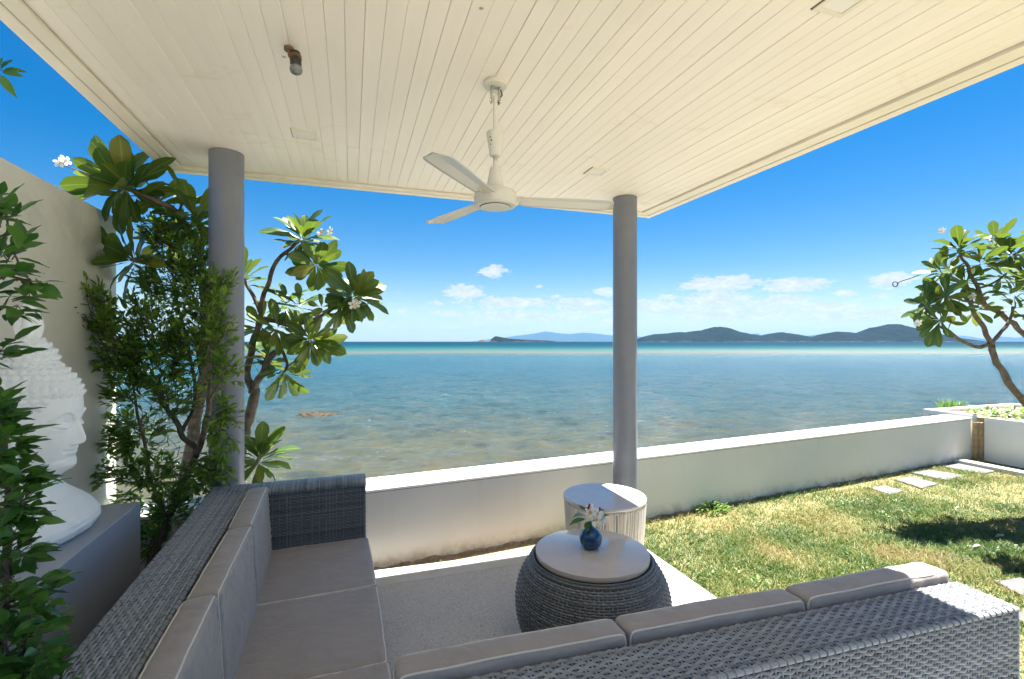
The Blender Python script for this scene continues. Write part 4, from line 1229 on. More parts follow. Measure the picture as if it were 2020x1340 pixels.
def blade():
    b_ = MB(); L = .552; r0 = .112; nsg = 22; vs = []; fs = []
    cols = [-1, -.8, -.3, -.12, 0, .12, .3, .8, 1]
    for i in range(nsg + 1):
        t_ = i / nsg; x = r0 + (L - r0) * t_
        w_ = .048 + .013 * min(1, t_ * 1.6)
        if t_ > .86: w_ *= math.sqrt(max(0.002, 1 - ((t_ - .86) / .14) ** 2.6)) * .98 + .02
        for q in cols:
            ridge = .0035 * math.exp(-(q / .14) ** 2) * (1 if .08 < t_ < .75 else .1)
            curl = -.008 * q * q
            vs.append((x, q * w_ + .004, curl + ridge))
    n_ = len(cols); top = len(vs)
    vs += [(a, b2, c - .0018) for a, b2, c in vs]
    for i in range(nsg):
        for k in range(n_ - 1):
            a = i * n_ + k; fs.append((a, a + n_, a + n_ + 1, a + 1)); fs.append((top + a, top + a + 1, top + a + n_ + 1, top + a + n_))
        for k in (0, n_ - 1):
            a = i * n_ + k; q = (a, top + a, top + a + n_, a + n_); fs.append(q if k == 0 else q[::-1])
    for i in (0, nsg):
        for k in range(n_ - 1):
            a = i * n_ + k; fs.append((a, a + 1, top + a + 1, top + a))
    b_.add(vs, fs); return b_.mesh('blade', M['fan'], True)


def blade_arm():
    b_ = MB(); b_.box(.086, .16, -.020, .020, -.004, -.0015); b_.box(.084, .118, -.026, .026, -.0015, .003)
    for y in (-.012, .012): b_.tube([(.13, y, -.006), (.13, y, -.001)], .004, 8); b_.tube([(.15, y * .6, -.006), (.15, y * .6, -.001)], .004, 8)
    return b_.mesh('blade_arm', M['fan'])


bm_, am_ = blade(), blade_arm()
for k in range(3):
    o = obj('blade', bm_, fan); o.rotation_euler = (R(-6), 0, a0 + k * 2 * pi / 3); o.location = (0, 0, BLZ - CZ + .002)
    # keep pitch about the blade's own axis
    o.rotation_mode = 'XYZ'
    o2 = obj('blade_arm', am_, o)

# ================================================================== plinth and bust
f = MB(); z1 = .80
vs = [(-1.396, 2.875, 0), (-.995, 2.862, 0), (-.958, 1.15, 0), (-1.396, 1.15, 0)]
f.add([(x, y, z) for z in (.002, z1) for x, y, _ in vs], [(3, 2, 1, 0), (4, 5, 6, 7), (0, 1, 5, 4), (1, 2, 6, 5), (2, 3, 7, 6), (3, 0, 4, 7)])
bmn = f.build('plinth', M['plinth'], None, bevel=.004); tag(bmn, 'plain blue-grey painted plinth under the white bust', 'plinth')

BP = Vector((-1.205, 2.43, z1 + .001))
bust = thing('bust_statue', 'large white plaster bust with closed eyes and curled hair on the grey plinth', 'statue', BP, R(-3))


def interp(z, tab):
    return float(np.interp(z, [t_[0] for t_ in tab], [t_[1] for t_ in tab]))


XFt = [(-.045, .03), (-.02, .075), (0, .103), (.012, .124), (.028, .134), (.042, .134), (.055, .128), (.1, .135), (.15, .142), (.2, .146), (.25, .153), (.3, .150), (.34, .141), (.38, .122), (.415, .094), (.44, .06), (.458, .005)]
XBt = [(-.045, -.05), (0, -.09), (.06, -.115), (.15, -.138), (.25, -.15), (.33, -.145), (.38, -.125), (.42, -.09), (.445, -.05), (.458, -.005)]
YWt = [(-.045, .05), (-.02, .062), (0, .072), (.03, .09), (.07, .108), (.12, .12), (.18, .127), (.25, .130), (.32, .126), (.37, .112), (.41, .088), (.44, .054), (.458, .005)]


def head_pt(z, ph):
    c, s = math.cos(ph), math.sin(ph)
    xf, xb, yw = interp(z, XFt), interp(z, XBt), interp(z, YWt)
    x = (xf if c > 0 else -xb) * math.copysign(abs(c) ** .88, c); y = yw * math.copysign(abs(s) ** .92, s)
    if c > 0:
        ay = abs(y); G = lambda v, w_: math.exp(-(v / w_) ** 2)
        # nose
        if .098 < z < .235:
            nl = float(np.interp(z, [.098, .105, .113, .125, .135, .204, .235], [0, .012, .033, .038, .036, .008, 0]))
            wn = float(np.interp(z, [.10, .125, .17, .204, .235], [.020, .0155, .0115, .0105, .016]))
            x += nl * math.exp(-(ay / wn) ** 2.4)
            x += .012 * G(ay - .019, .008) * G(z - .113, .009)
        # lips
        sm = .004 * (ay / .03) ** 2
        x += .0105 * G(z - .074 - sm, .0075) * G(ay, .028) + .0115 * G(z - .091 - sm * .6, .0065) * G(ay, .030)
        x -= .0105 * G(z - .0825 - sm, .0030) * G(ay, .036)
        x -= .004 * G(z - .055, .008) * G(ay, .03); x -= .003 * G(ay, .005) * G(z - .101, .006)
        x -= .005 * G(ay - .042, .007) * G(z - .087, .008)
        # chin
        x += .006 * G(z - .026, .017) * G(ay, .024)
        # eyes
        x -= .017 * G(ay - .040, .026) * G(z - .196, .022)
        x += .0165 * G(ay - .052, .027) * G(z - .186, .0150)
        zl = .176 + .010 * ((ay - .052) / .032) ** 2
        if ay > .016: x -= .0085 * G(z - zl, .0028) * (1 if .022 < ay < .088 else .3)
        zu = .205 + .0 - .012 * ((ay - .052) / .035) ** 2
        x -= .0055 * G(z - zu, .003) * G(ay - .054, .03)
        # brow arc
        zb = .246 - 18.0 * (ay - .058) ** 2 if ay < .1 else 0
        if .008 < ay < .1: x += .0085 * G(z - zb, .0050) * min(1, (ay - .008) / .01)
        # cheek
        x += .006 * G(ay - .07, .03) * G(z - .13, .035)
    return Vector((x, y, z))


HZ = .272
f = MB(); nz_, nph = 190, 150; vs = []; fs = []
phs = []
for k in range(nph):
    t_ = (k / nph) * 2 - 1; phs.append(pi * math.copysign(abs(t_) ** 1.25, t_))
for i in range(nz_):
    z = -.045 + .503 * i / (nz_ - 1)
    for ph in phs: p = head_pt(z, ph); vs.append((p.x, p.y, p.z + HZ))
for i in range(nz_ - 1):
    for k in range(nph): k2 = (k + 1) % nph; fs.append((i * nph + k, i * nph + k2, (i + 1) * nph + k2, (i + 1) * nph + k))
f.add(vs, fs); f.build('head', M['plaster'], bust, True)
# torso
TT = [(0, .135, -.11, .215, 0), (.02, .160, -.12, .24, 0), (.045, .175, -.13, .258, 0), (.07, .171, -.13, .26, 0), (.095, .157, -.13, .25, 0), (.12, .139, -.125, .232, 0), (.145, .120, -.115, .202, 0), (.17, .101, -.10, .165, 0),
      (.195, .085, -.088, .128, 0), (.218, .072, -.078, .098, 0), (.24, .064, -.075, .083, 0), (.265, .060, -.07, .075, 0), (.30, .058, -.07, .070, 0), (.34, .055, -.07, .068, 0)]
f = MB(); vs = []; fs = []; nn_ = 96; lv = 70
for i in range(lv):
    z = .34 * i / (lv - 1)
    xf, xb, yw = (interp(z, [(t_[0], t_[j]) for t_ in TT]) for j in (1, 2, 3))
    for k in range(nn_):
        a = 2 * pi * k / nn_; c, s = math.cos(a), math.sin(a)
        x = (xf if c > 0 else -xb) * math.copysign(abs(c) ** .75, c); y = yw * math.copysign(abs(s) ** .8, s)
        n0 = Vector((c, s, .3)).normalized()
        # robe edge: two raised folds running over the chest to the shoulder
        for off, am in ((.0, .009), (.022, .006), (.036, .005)):
            dd_ = (y * .75 + (z - .13) * 1.0 + .10 - off)
            x += n0.x * am * math.exp(-(dd_ / .006) ** 2) * (c > -.2); y += n0.y * am * math.exp(-(dd_ / .006) ** 2) * (c > -.2)
        jag = .006 * mnoise.noise(Vector((a * 6, z * 40, 2))) * max(0, 1 - z / .05)
        x += c * jag; y += s * jag
        if i == 0: x *= .97; y *= .97
        vs.append((x, y, z + (.008 * mnoise.noise(Vector((a * 5, 7, 0))) if 0 < i < 4 else 0)))
for i in range(lv - 1):
    for k in range(nn_): k2 = (k + 1) % nn_; fs.append((i * nn_ + k, i * nn_ + k2, (i + 1) * nn_ + k2, (i + 1) * nn_ + k))
f.add(vs, fs); f.build('torso', M['plaster'], bust, True)
# ears
for s in (-1, 1):
    f = MB(); pts = smooth_path([(.012, s * .124, .235), (-.018, s * .139, .232), (-.030, s * .142, .195), (-.018, s * .138, .15), (-.006, s * .134, .10), (.004, s * .126, .065), (.012, s * .122, .085), (.010, s * .126, .13), (.008, s * .127, .17)], 5)
    f.tube([(p[0], p[1], p[2] + HZ) for p in pts], .0085, 8)
    f.box(-.022, .01, min(s * .118, s * .130), max(s * .118, s * .130), .12 + HZ, .225 + HZ)
    f.build('ear', M['plaster'], bust, True)
# top knot and finial
f = MB(); f.lathe([(.078, .41), (.082, .44), (.080, .47), (.070, .50), (.052, .525), (.034, .54), (.030, .55)], (-.012, 0, HZ), 40); f.build('topknot', M['plaster'], bust, True)
f = MB(); vs = []; fs = []
prf = [(.030, .54), (.036, .56), (.040, .585), (.036, .615), (.026, .645), (.014, .68), (.003, .71)]
for i, (r_, z) in enumerate(smooth_path([(a, 0, b_) for a, b_ in prf], 4) and [(p.x, p.z) for p in smooth_path([(a, 0, b_) for a, b_ in prf], 4)]):
    for k in range(40):
        a = 2 * pi * k / 40 + i * .10; rr = r_ * (1 + .2 * math.cos(5 * a)); vs.append((-.012 + rr * math.cos(a), rr * math.sin(a), HZ + z))
m_ = len(vs) // 40
for i in range(m_ - 1):
    for k in range(40): k2 = (k + 1) % 40; fs.append((i * 40 + k, i * 40 + k2, (i + 1) * 40 + k2, (i + 1) * 40 + k))
f.add(vs, fs); f.build('finial', M['plaster'], bust, True)
# curls
f = MB(); f.lathe([(1.0, -.4), (1.05, .0), (.95, .35), (.78, .48), (.70, .46), (.66, .52), (.56, .80), (.42, .88), (.36, .84), (.30, .95), (.18, 1.1), (.0, 1.12)], n=12, capb=False, capt=False)
CM = f.mesh('curl', M['plaster'], True)
curls = []
z = .318; row = 0
while z < .452:
    ring_r = (interp(z, YWt) + interp(z, XFt)) / 2 + .004
    circ = 2 * pi * ring_r; n_ = max(6, int(circ / .0275))
    for k in range(n_):
        ph = 2 * pi * (k + .5 * (row % 2)) / n_ - pi
        curls.append((z, ph, .0162))
    row += 1; z += .0225 if z < .40 else .016
z = .300
for zz, lim in ((.295, .75), (.272, 1.0), (.249, 1.25), (.226, 1.5), (.203, 1.75), (.180, 1.95)):
    n_ = 30
    for k in range(n_):
        ph = 2 * pi * (k + .5 * (row % 2)) / n_ - pi
        if abs(ph) > lim and ph < 0 and ph > -2.7: curls.append((zz, ph, .0162))
    row += 1
for (z, ph, s) in curls:
    p = head_pt(z, ph); e = .01
    t1 = head_pt(z, ph + .05) - head_pt(z, ph - .05); t2 = head_pt(min(.457, z + e), ph) - head_pt(z - e, ph)
    nrm = t1.cross(t2).normalized()
    if nrm.dot(p - Vector((0, 0, .2))) < 0: nrm = -nrm
    if z > .42 and math.hypot(p.x + .012, p.y) < .080: continue
    mx = frame(nrm.orthogonal(), nrm, 0) @ Matrix.Rotation(random.random() * 6, 3, 'Z')
    obj('curl', CM, bust, M=leafM(p + Vector((0, 0, HZ)) - nrm * .002, mx, s))
for i, (r_, z) in enumerate([(.083, .438), (.082, .463), (.074, .488), (.058, .511), (.040, .528)]):
    n_ = int(2 * pi * r_ / .026)
    for k in range(n_):
        a = 2 * pi * (k + .5 * (i % 2)) / n_; nr = Vector((math.cos(a), math.sin(a), (0, .2, .6, 1.2, 2)[i])).normalized()
        obj('curl', CM, bust, M=leafM(Vector((-.012 + r_ * math.cos(a) * .98, r_ * math.sin(a) * .98, HZ + z)), frame(nr.orthogonal(), nr), .0135))

# ================================================================== plants
PR = list(PL)
def whorl(root, tip, axis, n, L, rs_, lo=28, hi=108, meshes=PL):
    n = int(n * (1.2 if meshes is PR else 1.6)); L = L * (.9 if meshes is PR else 1); axis = Vector(axis).normalized(); ga = 2.39996; ph0 = rs_.random() * 6
    u = axis.orthogonal().normalized(); v = axis.cross(u)
    for k in range(n):
        t_ = (k + .5) / n; pol = R(lo + (hi - lo) * t_ ** .8 + rs_.uniform(-9, 9)); ph = ph0 + k * ga + rs_.uniform(-.2, .2)
        dv = axis * math.cos(pol) + (u * math.cos(ph) + v * math.sin(ph)) * math.sin(pol)
        dv.z -= .22 * t_ * rs_.random(); dv.normalize()
        s = L * rs_.uniform(.72, 1.08) * (.75 + .3 * math.sin(pi * min(1, t_ + .2)))
        base = tip - axis * (.06 * t_) + dv * .008
        mx = frame(dv, axis + Vector((0, 0, .25)), rs_.uniform(-.35, .35))
        obj('leaf', meshes[rs_.randrange(len(meshes))], root, M=leafM(base - root.location, mx, s))


def branch(root, pts, r0, r1, name='branch', m=None, n=8, sm=5, knob=.12):
    P = smooth_path(pts, sm); k = len(P)
    for i in range(1, k - 1): P[i] = P[i] + Vector((mnoise.noise(P[i] * 9), mnoise.noise(P[i] * 9 + Vector((5, 0, 0))), mnoise.noise(P[i] * 9 + Vector((0, 7, 0))))) * r0 * .8
    rad = [(r0 + (r1 - r0) * i / (k - 1)) * (1 + knob * mnoise.noise(P[i] * 30) + .05 * (i % 3 == 0)) for i in range(k)]
    f = MB(); f.tube([p - root.location for p in P], rad, n); return f.build(name, m or M['bark'], root, True)


def pp(px, py, D): return at(px, py, D)


def flowers(root, spots, s=.036):
    for (px, py, D) in spots:
        p = pp(px, py, D); toc = (Vector((0, 0, 1.6)) - p).normalized()
        for k in range(2):
            dv = (toc + Vector((random.uniform(-.7, .7), random.uniform(-.7, .7), random.uniform(-.2, .8)))).normalized()
            obj('flower', FM, root, M=leafM(p + dv * .02 - root.location + Vector((random.uniform(-.02, .02), 0, random.uniform(-.02, .02))), frame(dv.orthogonal(), dv), s * random.uniform(.8, 1)))


# --- frangipani right of the left column
rs1 = random.Random(11); D = 3.6
ta = thing('frangipani_tree', 'frangipani tree leaning out from behind the left column against the sea', 'tree', (*pp(455, 1060, D).xy, -.8), 0, 'frangipani trees')
branch(ta, [pp(448, 1150, D), pp(458, 1000, D), pp(474, 890, D), pp(492, 815, D), pp(503, 768, D)], .046, .034, 'trunk')
branch(ta, [pp(500, 775, D), pp(520, 728, D), pp(548, 692, D), pp(572, 668, D - .05), pp(600, 652, D - .1)], .027, .015)
branch(ta, [pp(572, 668, D - .05), pp(592, 676, D - .1), pp(612, 684, D - .12)], .014, .011)
branch(ta, [pp(498, 775, D), pp(488, 722, D), pp(503, 665, D), pp(516, 620, D)], .028, .020)
branch(ta, [pp(516, 620, D), pp(526, 570, D), pp(540, 530, D), pp(563, 500, D), pp(592, 474, D)], .018, .012)
branch(ta, [pp(514, 622, D), pp(545, 635, D), pp(578, 640, D - .1), pp(628, 624, D - .15), pp(668, 604, D - .2), pp(693, 588, D - .2)], .018, .012)
branch(ta, [pp(514, 618, D), pp(500, 585, D), pp(486, 560, D), pp(480, 545, D)], .015, .011)
branch(ta, [pp(563, 500, D), pp(590, 512, D - .05), pp(618, 520, D - .1)], .011, .010)
branch(ta, [pp(474, 890, D), pp(484, 930, D - .1), pp(503, 920, D - .15), pp(512, 905, D - .2)], .018, .012)
branch(ta, [pp(520, 728, D), pp(523, 715, D + .1), pp(528, 702, D + .1)], .014, .011)
branch(ta, [pp(555, 690, D), pp(566, 720, D - .1), pp(560, 735, D - .1)], .012, .010)
for (px, py, dd_, ax, n, L, lo, hi) in [
    (597, 468, D, (.15, -.5, .8), 22, .245, 15, 112), (626, 524, D - .1, (.5, -.5, -.3), 15, .22, 30, 110), (700, 584, D - .2, (.6, -.45, .3), 24, .235, 20, 115),
    (676, 600, D - .2, (.5, -.1, -.8), 9, .22, 20, 70), (616, 672, D - .12, (.6, -.5, -.35), 20, .235, 20, 110), (480, 548, D, (-.1, 0, 1), 11, .23, 20, 85),
    (566, 595, D + .1, (.1, 0, .4), 12, .21, 30, 120), (530, 704, D + .1, (-.2, 0, .8), 10, .24, 25, 110), (562, 738, D - .1, (.35, -.2, -.6), 9, .24, 20, 90),
    (512, 902, D - .2, (.25, -.1, .9), 20, .25, 10, 118), (516, 640, D, (.2, -.4, .5), 8, .22, 30, 110), (592, 600, D, (.4, -.2, .6), 8, .22, 30, 110), (548, 645, D - .1, (.2, -.3, .2), 7, .22, 40, 120), (640, 618, D - .15, (.3, -.1, -.4), 8, .21, 30, 110), (500, 700, D + .1, (.3, .1, .5), 8, .22, 30, 110)]:
    whorl(ta, pp(px, py, dd_), CR * ax[0] + CF * ax[1] + Vector((0, 0, ax[2])), n, L, rs1, lo, hi)
flowers(ta, [(642, 458, D - .1), (700, 598, D - .3)])

# --- frangipani behind the left wall end
rs2 = random.Random(5); D = 3.15
tb = thing('frangipani_tree', 'frangipani tree spreading over the top of the tall wall at the upper left', 'tree', (*pp(350, 1060, D + .3).xy, -.8), 0, 'frangipani trees')
branch(tb, [pp(345, 1150, D + .3), pp(372, 900, D + .3), pp(400, 740, D + .2), pp(402, 640, D + .1), pp(400, 560, D)], .044, .032, 'trunk')
branch(tb, [pp(400, 560, D), pp(396, 505, D), pp(368, 445, D - .05), pp(335, 412, D - .1), pp(285, 385, D - .2), pp(240, 366, D - .3)], .026, .013)
branch(tb, [pp(396, 505, D), pp(400, 470, D), pp(392, 440, D), pp(380, 425, D - .1)], .016, .012)
branch(tb, [pp(400, 540, D), pp(350, 525, D - .1), pp(300, 515, D - .2), pp(258, 512, D - .3)], .016, .011)
branch(tb, [pp(368, 445, D - .05), pp(355, 415, D), pp(362, 395, D)], .010, .008)
for (px, py, dd_, ax, n, L, lo, hi) in [
    (235, 362, D - .3, (-.75, 0, .45), 18, .30, 15, 118), (262, 372, D - .25, (-.3, 0, .9), 12, .26, 20, 90), (385, 432, D - .1, (.1, -.3, .3), 14, .25, 30, 120), (258, 512, D - .3, (-.5, -.4, .2), 16, .25, 20, 125),
    (366, 398, D, (.2, .3, .8), 3, .25, 20, 60), (330, 470, D + .1, (.2, .2, .3), 9, .24, 30, 120), (310, 400, D - .1, (.3, 0, .5), 5, .24, 30, 80)]:
    whorl(tb, pp(px, py, dd_), CR * ax[0] + CF * ax[1] + Vector((0, 0, ax[2])), n, L, rs2, lo, hi)
flowers(tb, [(118, 323, D - .3)], .034)
branch(tb, [pp(240, 366, D - .3), pp(180, 345, D - .3), pp(122, 325, D - .3)], .004, .003)

# --- frangipani at the right
rs3 = random.Random(23); D = 4.7
tr_ = thing('frangipani_tree', 'frangipani tree at the right edge shading the lawn', 'tree', (*pp(2200, 1000, D).xy, GZ), 0, 'frangipani trees')
branch(tr_, [pp(2230, 1010, D), pp(2150, 920, D), pp(2060, 835, D), pp(2008, 775, D), pp(1972, 725, D), pp(1957, 682, D)], .040, .025, 'trunk')
branch(tr_, [pp(1957, 682, D), pp(1940, 645, D), pp(1922, 618, D), pp(1912, 596, D), pp(1905, 560, D)], .024, .015)
branch(tr_, [pp(1955, 680, D), pp(1925, 684, D), pp(1897, 672, D - .1), pp(1872, 655, D - .15), pp(1850, 642, D - .2)], .018, .011)
branch(tr_, [pp(1957, 678, D), pp(1975, 655, D), pp(1994, 628, D), pp(1998, 605, D)], .018, .012)
branch(tr_, [pp(2120, 760, D + .2), pp(2050, 690, D + .1), pp(2000, 640, D + .1), pp(1945, 602, D), pp(1928, 565, D), pp(1912, 535, D), pp(1895, 500, D)], .030, .012)
branch(tr_, [pp(2200, 960, D + .2), pp(2160, 850, D + .2), pp(2120, 760, D + .2)], .036, .030)
branch(tr_, [pp(1945, 602, D), pp(1900, 593, D - .1), pp(1868, 585, D - .15)], .012, .010)
branch(tr_, [pp(1930, 570, D), pp(1960, 558, D), pp(1985, 540, D)], .011, .009)
branch(tr_, [pp(2080, 640, D), pp(2050, 570, D), pp(2015, 535, D), pp(2000, 500, D)], .018, .011)
branch(tr_, [pp(2120, 760, D + .2), pp(2100, 690, D), pp(2080, 640, D)], .022, .018)
branch(tr_, [pp(2000, 622, D), pp(2030, 622, D), pp(2070, 615, D)], .013, .011)
branch(tr_, [pp(1905, 560, D), pp(1880, 548, D - .1), pp(1855, 535, D - .1)], .010, .008)
cu = [pp(1850, 535, D), pp(1830, 536, D), pp(1800, 548, D), pp(1775, 556, D)]
for a in np.linspace(0, 5 * pi, 16): cu.append(pp(1766 + 5 * math.cos(a), 561 + 5 * math.sin(a), D + .002 * a))
f = MB(); f.tube([p - tr_.location for p in smooth_path(cu, 3)], .0045, 5); f.build('dry_stalk', M['bark2'], tr_, True)
for (px, py, dd_, ax, n, L, lo, hi) in [
    (1893, 490, D, (-.1, -.1, 1), 24, .27, 10, 112), (1935, 515, D, (.2, .2, .8), 12, .26, 20, 110), (1995, 500, D, (.1, 0, 1), 20, .27, 15, 112), (1862, 583, D - .15, (-.8, -.1, .25), 20, .26, 20, 112),
    (1905, 556, D, (-.1, -.5, .6), 16, .26, 30, 120), (1850, 636, D - .2, (-.7, -.1, -.35), 17, .25, 15, 100), (1852, 534, D - .1, (-.7, 0, .6), 9, .22, 20, 80), (1985, 540, D, (.5, -.2, .5), 12, .25, 30, 115),
    (1998, 600, D, (.1, -.1, .8), 9, .24, 30, 110), (1880, 610, D - .1, (-.2, .2, .2), 8, .24, 40, 120), (2050, 560, D, (.2, 0, .7), 14, .27, 20, 115),
    (2080, 612, D, (.5, 0, .4), 16, .27, 20, 115), (2110, 520, D - .2, (.2, 0, 1), 18, .28, 20, 115), (2150, 600, D - .4, (.5, -.3, .6), 18, .28, 20, 115), (2070, 450, D, (0, 0, 1), 16, .28, 20, 115), (2200, 520, D - .3, (.4, 0, .8), 18, .28, 20, 115),
    (2030, 548, D - .65, (.1, 0, .9), 12, .24, 20, 110), (2062, 480, D - .65, (.1, 0, .9), 14, .25, 20, 110), (2090, 612, D - .65, (.3, 0, .6), 14, .25, 20, 110), (2140, 540, D - .7, (.3, 0, .6), 14, .25, 20, 110),
    (1868, 530, D + .1, (-.4, .3, .7), 12, .26, 20, 110), (1922, 605, D + .1, (.1, .3, .4), 10, .25, 30, 115), (1962, 478, D + .1, (.2, .2, .9), 12, .27, 20, 110), (1825, 600, D - .1, (-.8, 0, .3), 9, .24, 20, 100), (2010, 575, D - .2, (.2, -.3, .3), 12, .26, 30, 120),
    (2240, 640, D - .5, (.4, -.4, .5), 18, .28, 20, 115)]:
    whorl(tr_, pp(px, py, dd_), CR * ax[0] + CF * ax[1] + Vector((0, 0, ax[2])), n, L, rs3, lo, hi, PR)
for (a, b_) in [((2100, 690), (2110, 525)), ((2080, 640), (2078, 455)), ((2120, 760), (2150, 605)), ((2120, 760), (2200, 525)), ((2160, 850), (2240, 645))]:
    branch(tr_, [pp(*a, D), pp((a[0] + b_[0]) / 2 + 12, (a[1] + b_[1]) / 2, D), pp(*b_, D)], .018, .012)
flowers(tr_, [(1857, 456, D), (1957, 474, D), (1917, 586, D - .2), (1812, 640, D - .3)], .034)


# --- small-leaved shrubs
def small_leaf_plant(root, blobs, L, meshes, mass_mat, rs_, maxobj=290, twig_m=None, twig_r=.0022, bare=None, sun=0):
    """blobs: (px, py, D, rx px, ry px, rd m, twigs, leaves per twig, (hub px, hub py))"""
    leaves = []; tw = MB()
    for (px, py, D, rx, ry, rd, nt, nl, hub) in blobs:
        H = pp(hub[0], hub[1], hub[2] if len(hub) > 2 else D)
        for _ in range(nt):
            while True:
                a = Vector((rs_.uniform(-1, 1), rs_.uniform(-1, 1), rs_.uniform(-1, 1)))
                if a.length < 1: break
            a = a.normalized() * (a.length ** .6)
            T = pp(px + a.x * rx, py + a.y * ry, D + a.z * rd)
            st_ = T.lerp(H, rs_.uniform(.25, .6)); mid = (T + st_) / 2 + Vector((rs_.uniform(-1, 1), rs_.uniform(-1, 1), rs_.uniform(.0, 1.2))) * .02
            path = smooth_path([st_, mid, T], 4)
            tw.tube([p - root.location for p in path[::2]], [twig_r, twig_r * .9, twig_r * .7, twig_r * .5, twig_r * .4], 4, cap=False)
            td = (T - st_).normalized(); seg = (T - st_).length
            for k in range(nl):
                t_ = 1 - (k / nl) * min(.95, .028 * L / .05 * nl / max(seg, .03)) if nl > 1 else 1
                t_ = max(.05, t_ + rs_.uniform(-.03, .03)); q = path[min(len(path) - 1, int(t_ * (len(path) - 1)))]
                side = td.cross(Vector((rs_.uniform(-.5, .5), rs_.uniform(-.5, .5), 1))).normalized() * (1 if k % 2 else -1)
                dv = (td * rs_.uniform(.3, 1.1) + side * rs_.uniform(.5, 1.1) + Vector((0, 0, rs_.uniform(-.35, .35)))).normalized()
                if k == 0: dv = td
                up = Vector((rs_.uniform(-.6, .6), rs_.uniform(-.6, .6), 1)) + (Vector((0, 0, 1.6)) - q).normalized() * rs_.uniform(0, .5)
                leaves.append((q + dv * .002 - root.location, frame(dv, up, rs_.uniform(-.5, .5)), L * rs_.uniform(.6, 1.12)))
        # feeder branch
        if (H - pp(px, py, D)).length > .05:
            c = pp(px, py, D); mid = (H + c) / 2 + Vector((rs_.uniform(-1, 1), rs_.uniform(-1, 1), rs_.uniform(-1, 1))) * .03
            tw.tube([p - root.location for p in smooth_path([H, mid, c], 4)], np.linspace(twig_r * 2.3, twig_r * 1.2, 9), 5, cap=False)
    tag(tw.build('twigs', twig_m or M['bark2'], root, True), None, None, None, 'stuff')
    cl_ = Vector((0, 0, 1.6)) - root.location
    leaves.sort(key=lambda l: -l[2] / (l[0] - cl_).length)
    for p, mx, s in leaves[:maxobj]: obj('leaf', meshes[rs_.randrange(3)], root, M=leafM(p, mx, s))
    rest = leaves[maxobj:]
    if rest:
        vs = []; fs = []
        tmpl = [([v.co.copy() for v in me.vertices], [tuple(pg.vertices) for pg in me.polygons]) for me in meshes]
        b_ = MB()
        for p, mx, s in rest:
            V, Fc = tmpl[rs_.randrange(3)]; b_.add([p + mx @ (v * s) for v in V], Fc)
        o_ = b_.build('leaf_mass', mass_mat, root, True); o_['kind'] = 'stuff'
    return len(leaves)


rsS = random.Random(3); D = 2.85
sh = thing('garden_shrub', 'airy small-leaved shrub with crooked stems between the plinth and the left column', 'shrub', (*pp(297, 1180, D - .1).xy, 0))
branch(sh, [pp(285, 1230, D - .1), pp(297, 1110, D - .1), pp(330, 1025, D - .1), pp(360, 955, D - .05), pp(386, 900, D), pp(360, 850, D), pp(328, 800, D), pp(310, 740, D)], .026, .010, 'trunk', M['bark2'])
branch(sh, [pp(386, 900, D), pp(404, 850, D - .1), pp(412, 790, D - .15), pp(413, 720, D - .15), pp(414, 655, D - .15), pp(406, 600, D - .15)], .018, .008, 'stem', M['bark'])
branch(sh, [pp(330, 1025, D - .1), pp(300, 960, D), pp(285, 880, D), pp(268, 800, D), pp(262, 730, D)], .013, .006, 'stem', M['bark'])
branch(sh, [pp(360, 850, D), pp(385, 790, D + .1), pp(376, 700, D + .1), pp(355, 620, D + .1), pp(340, 540, D + .1), pp(330, 470, D + .15)], .012, .005, 'stem', M['bark2'])
branch(sh, [pp(328, 800, D), pp(280, 740, D), pp(230, 690, D - .1), pp(180, 650, D - .15), pp(150, 620, D - .2)], .009, .004, 'stem', M['bark2'])
branch(sh, [pp(412, 790, D - .15), pp(436, 750, D - .2), pp(448, 690, D - .2)], .007, .003, 'stem', M['bark'])
blobs = [
    (335, 450, D + .2, 62, 34, .18, 40, 9, (335, 520, D + .15)), (380, 500, D + .1, 50, 40, .15, 26, 8, (345, 560, D + .1)), (330, 540, D + .1, 70, 50, .18, 46, 8, (345, 580, D + .1)),
    (400, 585, D, 55, 45, .16, 34, 8, (410, 640, D - .1)), (165, 600, D - .15, 52, 50, .12, 34, 8, (205, 670, D - .1)), (215, 680, D - .1, 68, 55, .14, 44, 8, (262, 730, D)),
    (300, 630, D, 75, 60, .18, 56, 8, (310, 720, D)), (300, 715, D, 80, 50, .18, 46, 8, (310, 760, D)), (385, 680, D, 55, 60, .16, 38, 8, (395, 740, D)),
    (440, 640, D - .2, 30, 55, .08, 15, 7, (420, 690, D - .15)), (440, 740, D - .2, 30, 50, .07, 14, 6, (436, 750, D - .2)), (445, 850, D - .2, 28, 60, .06, 17, 6, (412, 820, D - .15)),
    (235, 760, D, 55, 45, .12, 26, 7, (268, 800, D)), (345, 780, D, 60, 45, .14, 22, 7, (340, 820, D)), (265, 850, D, 55, 45, .12, 26, 7, (285, 880, D)),
    (290, 930, D, 50, 45, .12, 24, 7, (300, 960, D)), (385, 950, D - .1, 45, 40, .08, 16, 6, (370, 940, D - .05)), (340, 1000, D - .1, 50, 45, .1, 24, 7, (330, 1025, D - .1)),
    (420, 930, D - .15, 35, 40, .05, 10, 6, (386, 900, D)), (220, 930, D - .05, 55, 26, .06, 12, 6, (285, 950, D)), (170, 955, D - .1, 35, 16, .04, 7, 6, (240, 945, D)),
    (300, 1070, D, 45, 50, .1, 16, 6, (300, 1080, D - .1)), (225, 880, D - .05, 40, 35, .08, 14, 6, (275, 870, D)), (250, 1000, D, 30, 30, .08, 10, 6, (290, 1000, D)),
    (430, 560, D - .05, 35, 40, .1, 12, 7, (410, 620, D - .1))]
